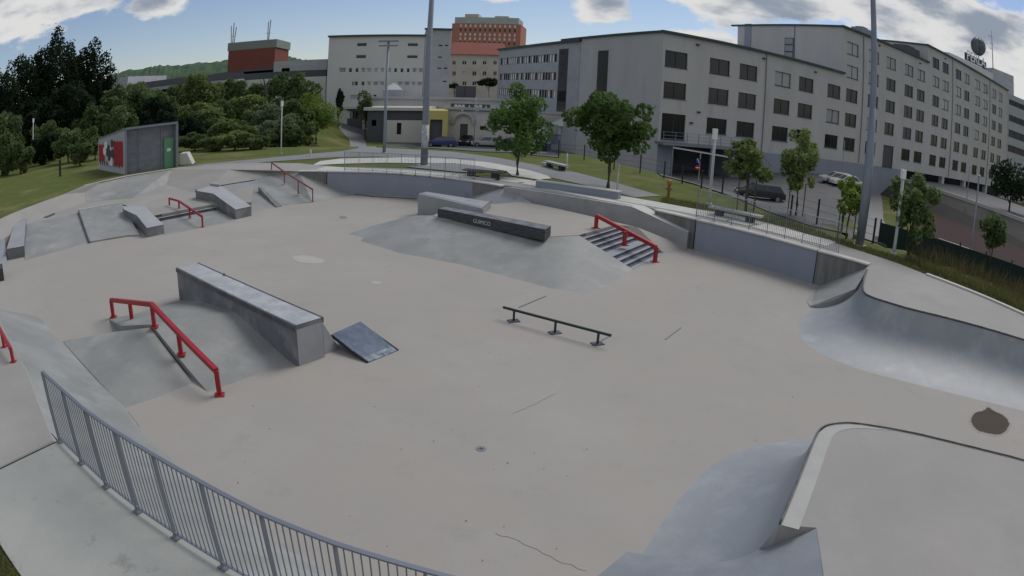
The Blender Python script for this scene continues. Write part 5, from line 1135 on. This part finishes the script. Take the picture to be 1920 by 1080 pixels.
# wooded edge on the left: (x, top, half width, distance, material, bottom y, label)
WOOD = [(-22, 132, 44, 118, 'd', 260, 'tall dark tree cut by the left edge of the view'), (22, 113, 34, 116, 'd', 260, 'tall dark tree second from the left edge of the wood'), (55, 103, 30, 118, 'd', 260, 'tall dark tree left of the tallest crown'), (92, 70, 30, 116, 'd', 255, 'tallest dark tree of the wood at upper left'), (128, 79, 32, 118, 'd', 255, 'tall dark tree right of the tallest crown'), (163, 91, 30, 116, 'd', 255, 'dark tree at the right end of the tall wood'), (186, 140, 16, 112, 'd', 240, 'narrow dark tree below the right end of the tall wood'),
        (0, 232, 34, 92, 'd', 305, 'dark bushy tree behind the lawn at the left edge'), (58, 225, 34, 94, 'd', 300, 'dark bushy tree behind the left thin post'), (118, 170, 44, 88, 'd', 298, 'broad dark tree left of the kiosk'), (166, 205, 28, 84, 'm', 285, 'mid green tree just left above the kiosk roof'), (205, 196, 28, 86, 'm', 280, 'mid green tree behind the kiosk roof'), (255, 166, 40, 96, 'm', 275, 'wide tree before the concrete end of the dark hall'), (300, 185, 30, 90, 'm', 280, 'tree behind the right corner of the kiosk'),
        (335, 172, 26, 98, 'm', 270, 'tree before the columns of the dark hall'), (367, 149, 34, 96, 'o', 270, 'olive tree with a pale top before the dark hall'), (405, 172, 32, 98, 'o', 275, 'olive tree right of the pale-topped one'), (444, 163, 32, 98, 'm', 270, 'green tree below the red brick block'), (484, 172, 28, 96, 'm', 270, 'tree below the right end of the red brick block'), (545, 150, 40, 92, 'm', 265, 'big rounded tree before the pale hall wall'), (520, 196, 28, 80, 'g', 285, 'grey-green willow-like tree right of the thin lamp post'),
        (10, 258, 20, 66, 'm', 312, 'small bush on the lawn edge at far left'), (38, 280, 18, 64, 'm', 305, 'low bush beside the left thin post'), (150, 272, 20, 60, 'm', 303, 'low bush left of the graffiti wall'), (350, 232, 26, 68, 'd', 292, 'dark bush right of the kiosk'), (385, 222, 30, 72, 'm', 290, 'bush in the middle of the thicket'), (432, 236, 34, 62, 'o', 300, 'wide olive bush at the lawn edge'), (398, 272, 22, 58, 'm', 303, 'low bush right of the pale wedge'), (468, 225, 30, 68, 'm', 292, 'green bush left of the thin lamp post'), (500, 240, 26, 62, 'g', 290, 'grey-green bush at the foot of the thin lamp post'), (556, 238, 24, 70, 'm', 278, 'bush left of the yellow-green tree'), (478, 268, 22, 57, 'm', 296, 'low bush on the lawn left of the lamp post'),
        (225, 212, 24, 72, 'm', 290, 'bush hidden partly by the kiosk roof'), (318, 226, 22, 66, 'd', 292, 'dark bush just behind the kiosk'), (82, 262, 22, 70, 'd', 300, 'dark low bush between the thin post and the broad dark tree'),
        (90, 238, 30, 74, 'm', 300, 'mid green bush right of the left thin post'), (128, 255, 26, 66, 'm', 300, 'bush on the lawn edge below the broad dark tree'), (5, 225, 30, 78, 'm', 300, 'leafy bush at the extreme left before the dark trees'), (178, 250, 20, 64, 'o', 300, 'olive bush against the graffiti wall'),
        (372, 205, 34, 82, 'o', 290, 'tall olive bush in the thicket right of the kiosk'), (415, 200, 34, 84, 'm', 290, 'tall green bush in the middle of the thicket'), (462, 192, 34, 84, 'o', 290, 'tall olive bush below the bare trunk'), (515, 214, 30, 66, 'g', 290, 'rounded grey-green bush just left of the lamp post head'), (548, 205, 30, 76, 'm', 285, 'tall bush between the lamp post and the yellow-green tree'), (365, 262, 26, 60, 'm', 300, 'low bush near the pale wedge'), (440, 262, 28, 57, 'o', 300, 'broad low bush at the lawn edge'), (534, 248, 24, 60, 'm', 300, 'low bush right of the thin lamp post'),
        (280, 200, 30, 78, 'd', 290, 'dark tree just above the kiosk roof'), (226, 178, 30, 90, 'm', 290, 'tree hiding the left end of the dark hall')]
MM = dict(d=M_leafd, m=M_leafm, o=M_leafo, g=M_leafg)
for i, (x, yt, hw, D, mk_, yb, lab) in enumerate(WOOD):
    low = D < 75
    tree_px('bush' if low else 'tree', lab, (x, 280), x-hw*(1.35 if low else (1.6 if D > 110 else 1.3)), x+hw*(1.35 if low else (1.6 if D > 110 else 1.3)), yt-(14 if D < 100 else 4), 420, MM[mk_], (.27 if D < 75 else (.46 if mk_ == 'd' else .38)), (6500 if D < 75 else 9500), 100+i, D=D, trunk_r=.12 if low else .25, cat='bush' if low else 'tree', lobes=26 if low else 40, depth=span(x-hw, x+hw, 200, D)*.8, group='trees and bushes of the wooded edge')
bt0 = at_D(495, 280, 90); t = thing('bare_tree', 'bare dark trunk rising out of the thicket below the brick block', 'tree', bt0); mb = MB()
tz = ZT(492, 143, bt0); mb.tube([bt0, bt0+Vector((.3, 0, (tz-bt0.z)*.6)), upz(bt0+Vector((-.4, 0, 0)), tz)], [.3, .22, .06], 7); obj('trunk', mb, M_bark, t)
for k, (dx, f) in enumerate(((1.2, .72), (-1.1, .8), (.8, .9))):
    mb = MB(); p = bt0+Vector((.1, 0, (tz-bt0.z)*f*.9)); mb.tube([p, p+Vector((dx, .2, 1.6))], [.1, .03], 5); obj('branch', mb, M_bark, t)

# ------------------------------------------------------------------ poles, posts and signs
def pole(name, label, base, h, r0, r1, m=M_steel, cat='pole', n=14):
    t = thing(name, label, cat, base); mb = MB(); mb.tube([base-Vector((0, 0, .1)), base+Vector((0, 0, h*.12)), base+Vector((0, 0, h))], [r0, r0*.92, r1], n); obj('shaft', mb, m, t, True)
    mb = MB(); mb.tube([base-Vector((0, 0, .05)), base+Vector((0, 0, .06))], r0*1.7, 14); obj('foot_plate', mb, M_light, t); return t
M_pole = mat('blue_grey_pole', (.20, .225, .265), .55, metal=.3, var=(.16, .18, .21), vscale=2)
bp_ = GT(795, 311); t = pole('floodlight_pole', 'tall blue-grey floodlight pole behind the far railing', bp_, 21, .235, .085, M_pole)
mb = MB(); mb.tube([bp_+Vector((0, 0, .9)), bp_+Vector((0, 0, 2.6))], .226, 14); obj('sticker_patch', mb, mat('stickered_steel', (.24, .26, .29), .6, var=(.55, .56, .56), vscale=3.5, vamt=.8), t, True)
bp_ = GT(1611, 461); t = pole('floodlight_pole', 'tall blue-grey floodlight pole on the grass at right', bp_, 19, .2, .075, M_pole)
mb = MB(); mb.tube([bp_+Vector((0, 0, .3)), bp_+Vector((0, 0, 2.2)), bp_+Vector((0, 0, 6.5))], [.2, .235, .15], 14); obj('lower_sleeve', mb, M_pole, t, True)
bp_ = GT(720, 287); zt = ZT(727, 77, bp_); t = pole('floodlight_mast', 'floodlight mast with a flat T-shaped head in front of the pale block', bp_, zt-bp_.z, .13, .08, M_pole)
mb = MB(); D_ = bp_.xy.length; hw = span(708, 746, 77, D_)/2; mb.box(upz(bp_, zt), (hw*2, .25, .12)); mb.box(upz(bp_, zt-.35), (hw*1.9, .2, .1)); obj('lamp_head', mb, M_pole, t)
def lamp(label, bx, by, tx, ty, r=.05, m=M_steel, name='lamp_post', cat='lamp post', head=(.16, .16, .45), D=None):
    b_ = at_D(bx, by, D) if D else GT(bx, by); zt = ZT(tx, ty, b_); t = pole(name, label, b_, zt-b_.z, r*1.2, r, m, cat, 8)
    if head: mb = MB(); mb.box(upz(b_, zt-head[2]/2+.05), head); obj('lamp_head', mb, M_white, t)
    return t
M_post = mat('pale_post_paint', (.42, .43, .44), .6, var=(.36, .37, .38), vscale=2)
lamp('thin pale lamp post before the thicket', 527, 288, 530, 190, .05, M_post)
lamp('thin pale lamp post on the lawn at far left', 62, 309, 61, 223, .055, M_post)
lamp('pale lamp post behind the right-hand railing, before the balcony', 1330, 383, 1341, 243, .075, M_post, head=(.24, .2, .55))
lamp('slanting-looking white lamp post on the grass right of the tall pole', 1675, 476, 1694, 320, .075, M_post, head=(.22, .18, .4))
lamp('thin white post at the end of the blue seat wall', 1157, 358, 1161, 307, .04, M_post, head=None, name='post', cat='post')
lamp('short pale post on the lawn right of the low pale bench', 1062, 315, 1062, 287, .05, M_post, head=None, name='bollard', cat='bollard')
lamp('short pale post at the bend of the path on the left', 582, 294, 582, 280, .06, M_post, head=None, name='bollard', cat='bollard')
lamp('thin grey post in front of the white shop', 888, 276, 890, 181, .06, M_steel, head=None, name='post', cat='post')
lamp('thin grey post beside the dark glazing of the pavilion', 689, 262, 690, 190, .05, M_steel, head=None, name='post', cat='post')
lamp('thin dark post in front of the blue base of the office building', 1577, 340, 1580, 263, .05, M_steel, head=None, name='post', cat='post')
lamp('grey road lamp post with a small collar above the red court', 1826, 420, 1834, 328, .08, M_steel, head=(.3, .2, .12), D=58)
lamp('thin road lamp post close to the building recess at far right', 1815, 350, 1817, 312, .06, M_steel, head=None, D=90)
sp = GT(1310, 338); t = thing('traffic_sign', 'post with a round blue sign over a round red no-entry sign', 'sign', sp); mb = MB(); zt = ZT(1311, 286, sp); mb.tube([sp, upz(sp, zt)], .05, 8); obj('post', mb, M_post, t)
tc_ = Vector((-sp.x, -sp.y, 0)).normalized(); rx_ = Vector((-tc_.y, tc_.x, 0))
for py, m_, r_2 in ((300, mat('blue_sign', (.02, .05, .30), .5), .36), (313, mat('red_sign', (.35, .02, .025), .5), .36)):
    zz = ZT(1304, py, sp); c_ = upz(sp, zz)+tc_*.06-rx_*0+Vector((0, 0, 0)); c_ = c_+(G(1304, 300, 0)-G(1311, 300, 0)).normalized()*.35
    mb = MB(); ring_ = [(rx_*math.cos(2*math.pi*k/20)+Vector((0, 0, 1))*math.sin(2*math.pi*k/20))*r_2*.8 for k in range(20)]; mb.hexa([c_+v for v in ring_], [c_+v+tc_*.03 for v in ring_]); pn = obj('sign_plate', mb, m_, t)
    mb = MB(); mb.bar(c_-rx_*.22+tc_*.045, c_+rx_*.22+tc_*.045, .02, .1) if py == 313 else mb.bar(c_-rx_*.12+Vector((0, 0, .2))+tc_*.045, c_+rx_*.12-Vector((0, 0, .2))+tc_*.045, .02, .08); obj('sign_mark', mb, M_white, pn)
# fire hydrant
hp_ = GT(1253, 372); t = thing('fire_hydrant', 'yellow and brown fire hydrant standing in worn grass', 'hydrant', hp_); M_hy = mat('ochre_paint', (.22, .12, .035), .6, var=(.14, .08, .03), vscale=6)
mb = MB(); mb.tube([hp_, hp_+Vector((0, 0, .04))], .16, 12); mb.tube([hp_+Vector((0, 0, .04)), hp_+Vector((0, 0, .75))], .075, 12); obj('body', mb, M_hy, t)
mb = MB(); mb.tube([hp_+Vector((0, 0, .72)), hp_+Vector((0, 0, .8)), hp_+Vector((0, 0, .93)), hp_+Vector((0, 0, .97))], [.12, .13, .1, .03], 12); obj('cap', mb, mat('orange_paint', (.34, .13, .03), .5), t)
mb = MB(); mb.tube([hp_+Vector((-.17, 0, .5)), hp_+Vector((.17, 0, .5))], .05, 10); mb.tube([hp_+Vector((0, -.16, .42)), hp_+Vector((0, .02, .42))], .05, 10); obj('outlet', mb, M_hy, t)
# benches
def bench(label, a, c, top, z, hz, m, wd=.5, th=.09, legm=M_brown, legs=(.18, .78), legw=.35):
    a, c = G(*a, z+hz), G(*c, z+hz); d = (c-a).normalized(); n_ = Vector((-d.y, d.x, 0)); n_ = n_ if n_.y > 0 else -n_
    t = thing('bench', label, 'bench', upz(a, z)); mb = MB(); mb.hexa([a-Vector((0, 0, th)), c-Vector((0, 0, th)), c+n_*wd-Vector((0, 0, th)), a+n_*wd-Vector((0, 0, th))], [a, c, c+n_*wd, a+n_*wd]); obj('seat', mb, m, t)
    for f in legs:
        p = a.lerp(c, f)+n_*wd/2; mb = MB(); mb.box(Vector((p.x, p.y, z+(hz-th)/2-.02)), (legw, wd*.7, hz-th+.04), math.atan2(d.y, d.x)); obj('leg', mb, legm, t)
    return t
bench('dark bench on the terrace right of the far tall pole', (867, 317), (943, 324), 0, 1.24, .42, M_wood)
bench('pale-topped bench with dark block legs behind the right railing', (1329, 386), (1426, 406), 0, 1.24, .42, M_benchtop)
bb_ = GT(1035, 310); bench('low pale two-tier bench on the lawn beyond the path', (1019, 301), (1057, 310), 0, bb_.z, .42, M_benchtop, wd=.45)
t = [o for o in COL.objects if o.name.startswith('bench') and o.type == 'EMPTY'][-1]
a, c = G(1018, 305, bb_.z+.2), G(1050, 312.5, bb_.z+.2); mb = MB(); mb.bar(a, c, .35, .08); obj('lower_tier', mb, M_benchtop, t)
# post-and-wire fence between lawn and car park
fp = [(1047, 296, 262), (1095, 300, 271), (1151, 318, 284), (1200, 324, 289), (1245, 334, 305), (1279, 344, 320), (1315, 353, 329), (1354, 363, 322), (1414, 392, 366), (1482, 406, 370), (1531, 422, 372), (1577, 436, 386), (1636, 456, 407)]
t = thing('wire_fence', 'dark post and wire fence between the lawn and the car park', 'fence', GT(1200, 324)); PP = []
for x, y, yt in fp:
    p = GT(x, y); h_ = min(1.7, max(1.1, ZT(x, yt, p)-p.z)); PP.append((p, h_)); mb = MB(); mb.box(p+Vector((0, 0, h_/2-.1)), (.08, .08, h_+.2)); obj('post', mb, M_dsteel, t)
mb = MB()
for (p, h1), (q, h2) in zip(PP, PP[1:]):
    for f in (.35, .65, .95): mb.bar(p+Vector((0, 0, 1.1*f)), q+Vector((0, 0, 1.1*f)), .012, .012)
obj('wires', mb, M_dsteel, t)
lw = MB(); p, q = GT(113, 331), GT(90, 334); t = thing('fence_post', 'short dark fence post on the lawn left of the kiosk', 'post', p); lw.box(p+Vector((0, 0, .6)), (.16, .16, 1.3)); obj('body', lw, M_dsteel, t); lw = MB(); lw.box(p+Vector((0, 0, 1.28)), (.2, .2, .06)); obj('cap', lw, M_dsteel, t)
# sports court windscreen fence
W0, W1 = G(1652, 414, 1.4), G(1990, 524, 1.4); t = thing('windscreen_fence', 'dark green windscreen fence of the sunken red court', 'fence', upz(W0, -2.5)); wd_ = (W1-W0).normalized(); wl_ = (W1-W0).length
mb = MB(); mb.hexa([upz(W0, -2.6), upz(W1, -2.6), upz(W1, -2.6)+Vector((.03, .02, 0)), upz(W0, -2.6)+Vector((.03, .02, 0))], [upz(W0, 1.3), upz(W1, 1.3), upz(W1, 1.3)+Vector((.03, .02, 0)), upz(W0, 1.3)+Vector((.03, .02, 0))]); obj('screen', mb, M_gpan, t)
for k in range(8):
    p = W0+wd_*wl_*k/7; mb = MB(); mb.tube([upz(p, -2.6), upz(p, 1.5)], .05, 7); obj('post', mb, M_dsteel, t)
a, c = G(1640, 446, .3), G(1723, 463, .3); mb = MB(); mb.bar(a, c, .1, .25); 
t2 = thing('low_wall', 'low grey wall with pale cap at the corner of the sunken court', 'wall', upz(a, -1)); obj('cap', mb, M_light, t2); mb = MB(); mb.bar(a-Vector((0, 0, 1.2)), c-Vector((0, 0, 1.2)), .3, 2.1); obj('body', mb, M_wall3, t2)
# bins and gate at the shop yard
p = GT(1018, 284); t = thing('waste_container', 'dark green waste container right of the first maple', 'container', p); mb = MB(); mb.hexa([p+Vector(v) for v in ((-.9, -.5, .12), (.9, -.5, .12), (.9, .5, .12), (-.9, .5, .12))], [p+Vector(v) for v in ((-1.1, -.65, 1.25), (1.1, -.65, 1.25), (1.1, .65, 1.25), (-1.1, .65, 1.25))]); obj('body', mb, mat('bin_green', (.02, .05, .035), .6), t)
mb = MB(); mb.hexa([p+Vector(v) for v in ((-1.15, -.7, 1.25), (1.15, -.7, 1.25), (1.15, .7, 1.25), (-1.15, .7, 1.25))], [p+Vector(v) for v in ((-1.0, -.3, 1.5), (1.0, -.3, 1.5), (1.0, .5, 1.5), (-1.0, .5, 1.5))]); obj('lid', mb, M_steel, t)
p, q = GT(1026, 288), GT(1050, 292); t = thing('metal_gate', 'blue-grey upright barred gate beside the building corner', 'gate', p); mb = MB()
for k in range(12): r0 = p.lerp(q, k/11); mb.bar(r0, r0+Vector((0, 0, 1.7)), .05, .05, up=(1, 0, 0))
mb.bar(p+Vector((0, 0, 1.6)), q+Vector((0, 0, 1.6)), .05, .06); mb.bar(p+Vector((0, 0, .2)), q+Vector((0, 0, .2)), .05, .06); obj('bars', mb, mat('gate_blue', (.08, .10, .16), .6), t)
mb = MB(); r0 = p.lerp(q, .35); mb.box(r0+Vector((0, .2, 1.6)), (.9, .06, 1.6)); obj('notice_board', mb, M_steel, t)

# ------------------------------------------------------------------ cars
def car(label, base, rz, body_m, L_=4.3, Wd=1.76, H_=1.45, kind='hatch', group='cars parked by the shops', glassm=None):
    t = thing('parked_car', label, 'car', base, group); q = Matrix.Rotation(rz, 3, 'Z'); T = lambda x, y, z: base+q @ Vector((x, y, z))
    h = L_/2; w2 = Wd/2
    prof = [(-h, .32), (-h, .62), (-h+.08, .74), (-h+.95, .90), (h-.35, .95), (h-.03, .82), (h, .55), (h, .32)]
    mb = MB(); n = len(prof); ins = [.10, .03, .05, .05, .05, .05, .03, .10]
    lf = [T(x, -w2+ins[i]*.8, z) for i, (x, z) in enumerate(prof)]; rt = [T(x, w2-ins[i]*.8, z) for i, (x, z) in enumerate(prof)]
    mb.add(lf+rt, [tuple(range(n)), tuple(range(n, 2*n))[::-1]]+[(i, n+i, n+(i+1) % n, (i+1) % n) for i in range(n)]); o = fixn(obj('body', mb, body_m, t))
    if kind == 'van': c0, c1, c2, c3 = -h+.75, -h+1.35, h-.15, h-.08
    elif kind == 'sedan': c0, c1, c2, c3 = -h+1.15, -h+1.9, h-1.3, h-.7
    else: c0, c1, c2, c3 = -h+1.0, -h+1.75, h-.6, h-.18
    g = MB(); zb, zt = .9, H_-.07
    g.hexa([T(c0, -w2+.1, zb), T(c3, -w2+.1, zb), T(c3, w2-.1, zb), T(c0, w2-.1, zb)], [T(c1, -w2+.26, zt), T(c2, -w2+.26, zt), T(c2, w2-.26, zt), T(c1, w2-.26, zt)]); obj('windows', g, glassm or M_carglass, t)
    r = MB(); r.hexa([T(c1-.05, -w2+.24, zt), T(c2+.05, -w2+.24, zt), T(c2+.05, w2-.24, zt), T(c1-.05, w2-.24, zt)], [T(c1+.1, -w2+.32, H_), T(c2-.05, -w2+.32, H_), T(c2-.05, w2-.32, H_), T(c1+.1, w2-.32, H_)])
    for s_ in (-1, 1):
        y0, y1 = s_*(w2-.095), s_*(w2-.255)
        for (xa, xb) in ((c0, c1), ((c0+c3)/2, (c1+c2)/2), (c3, c2)): r.bar(T(xa, y0, zb), T(xb, y1, zt), .07, .05, up=tuple(q @ Vector((0, 1, 0))))
    obj('roof', r, body_m, t)
    for sx in (-h+.82, h-.8):
        for s_ in (-1, 1):
            wmb = MB(); wmb.tube([T(sx, s_*(w2-.2), .32), T(sx, s_*(w2-.005), .32)], .325, 16); wo = obj('wheel', wmb, M_tyre, t)
            rm = MB(); rm.tube([T(sx, s_*(w2-.03), .32), T(sx, s_*(w2+.005), .32)], .2, 12); obj('rim', rm, M_steel, wo)
    for s_ in (-1, 1):
        mb = MB(); c_ = T(-h+.05, s_*(w2-.32), .68); mb.box(c_, (.12, .36, .14), rz); obj('headlight', mb, M_lampg, t)
        mb = MB(); c_ = T(h-.04, s_*(w2-.25), .75); mb.box(c_, (.1, .28, .16), rz); obj('tail_light', mb, mat('tail_red', (.3, .02, .02), .3), t)
    return t
P_blue, P_sil, P_wh, P_blk, P_redc, P_navy = paint('blue_car_paint', (.03, .05, .22)), paint('silver_car_paint', (.42, .44, .47)), paint('white_car_paint', (.62, .63, .64)), paint('black_car_paint', (.02, .022, .028)), paint('red_car_paint', (.32, .03, .02)), paint('navy_car_paint', (.03, .045, .13))
car('bright blue hatchback parked behind the tall pole', GT(826, 275), .12, P_blue, group='cars parked by the shops')
car('white van parked in front of the yellow garage', GT(862, 266), 1.2, P_wh, kind='van', H_=1.75)
car('black car with open-looking rear beside the blue hatchback', GT(878, 272), 1.35, P_blk)
car('silver estate car parked before the white shop', GT(914, 275), .12, P_sil, L_=4.6)
car('dark blue car with white bonnet partly behind the first maple', GT(957, 277), .1, P_navy, kind='sedan')
car('silver car parked one row behind the dark blue one', GT(935, 267), .15, P_sil)
car('white hatchback in the back row left of the first maple', GT(948, 263), .15, P_wh)
car('silver car in the back row behind the first maple', GT(976, 267), .1, P_sil)
car('black car in the back row beside the waste container', GT(1003, 269), .1, P_blk)
car('dark grey car in the back row before the white shop', GT(905, 264), .2, paint('grey_car_paint', (.08, .085, .09)))
car('white car showing right of the first maple trunk', GT(992, 279), .3, P_wh)
dmp = GT(1246, 327); mb = MB()
for i in range(5):
    for k in range(16): a, r0 = 2*math.pi*k/16, math.cos(i/4*math.pi/2); mb.v.append(dmp+Vector((math.cos(a)*r0*.55, math.sin(a)*r0*.5, .32*math.sin(i/4*math.pi/2))))
for i in range(4):
    for k in range(16): mb.f.append((i*16+k, i*16+(k+1) % 16, (i+1)*16+(k+1) % 16, (i+1)*16+k))
tag(obj('white_cover', mb, M_white, None, True), 'low white domed cover on the ground by the garage entrance', 'cover')
car('black estate car parked beyond the right-hand railing', GT(1424, 374), -.15, P_blk, L_=4.8, H_=1.5, group='cars parked by the office building')
car('pale silver car parked in front of the blue base of the building', GT(1568, 346), -.1, P_sil, group='cars parked by the office building')
car('white car parked left of the red one on the right', GT(1588, 352), -.1, P_wh, kind='sedan', group='cars parked by the office building')
car('red car parked beside the right tall pole', GT(1609, 350), -.1, P_redc, group='cars parked by the office building')

# ------------------------------------------------------------------ grass and weeds along the edges
def blades(name, poly, n, h0, h1, m, seed, wdt=.02):
    rr = random.Random(seed); ps = [GT(*p) for p in poly]; x0, x1 = min(p.x for p in ps), max(p.x for p in ps); y0, y1 = min(p.y for p in ps), max(p.y for p in ps)
    P2 = [(p.x, p.y) for p in ps]; mb = MB(); c = 0
    while c < n:
        x, y = rr.uniform(x0, x1), rr.uniform(y0, y1); c += .25
        if not inside(x, y, P2) or inside(x, y, OUTL): continue
        c += .75; z = zg(x, y); 
        for _ in range(3):
            a = rr.uniform(0, 6.28); h = rr.uniform(h0, h1); b_ = Vector((x+rr.gauss(0, .06), y+rr.gauss(0, .06), z-.01)); tip = b_+Vector((rr.gauss(0, .3)*h, rr.gauss(0, .3)*h, h)); s_ = Vector((math.cos(a), math.sin(a), 0))*wdt
            o = len(mb.v); mb.v += [b_-s_, b_+s_, tip]; mb.f.append((o, o+1, o+2))
    return struct(obj(name, mb, m), 'stuff')
blades('grass', [(1560, 445), (1640, 470), (1740, 505), (1830, 535), (1930, 580), (1930, 600), (1737, 519), (1633, 480), (1560, 456), (1475, 430), (1475, 415)], 5200, .06, .2, M_blade, 1)
M_weed = mat('dry_weeds', (.14, .10, .055), .9, spec=.1, var=(.09, .10, .035), vscale=1.2, vamt=.9, trans=.2)
blades('weeds', [(1690, 470), (1780, 500), (1925, 552), (1930, 580), (1840, 540), (1740, 504)], 1800, .4, 1.0, M_weed, 9, .02)
blades('weeds', [(1690, 484), (1780, 515), (1925, 568), (1930, 592), (1840, 550), (1740, 512)], 2600, .15, .45, M_blade, 2, .018)
blades('grass', [(1245, 370), (1300, 380), (1475, 420), (1475, 432), (1300, 394), (1235, 383)], 2200, .05, .16, M_blade, 3)
blades('grass', [(-5, 1020), (45, 1085), (-60, 1120), (-80, 1040)], 1600, .04, .12, M_blade, 5, .008)
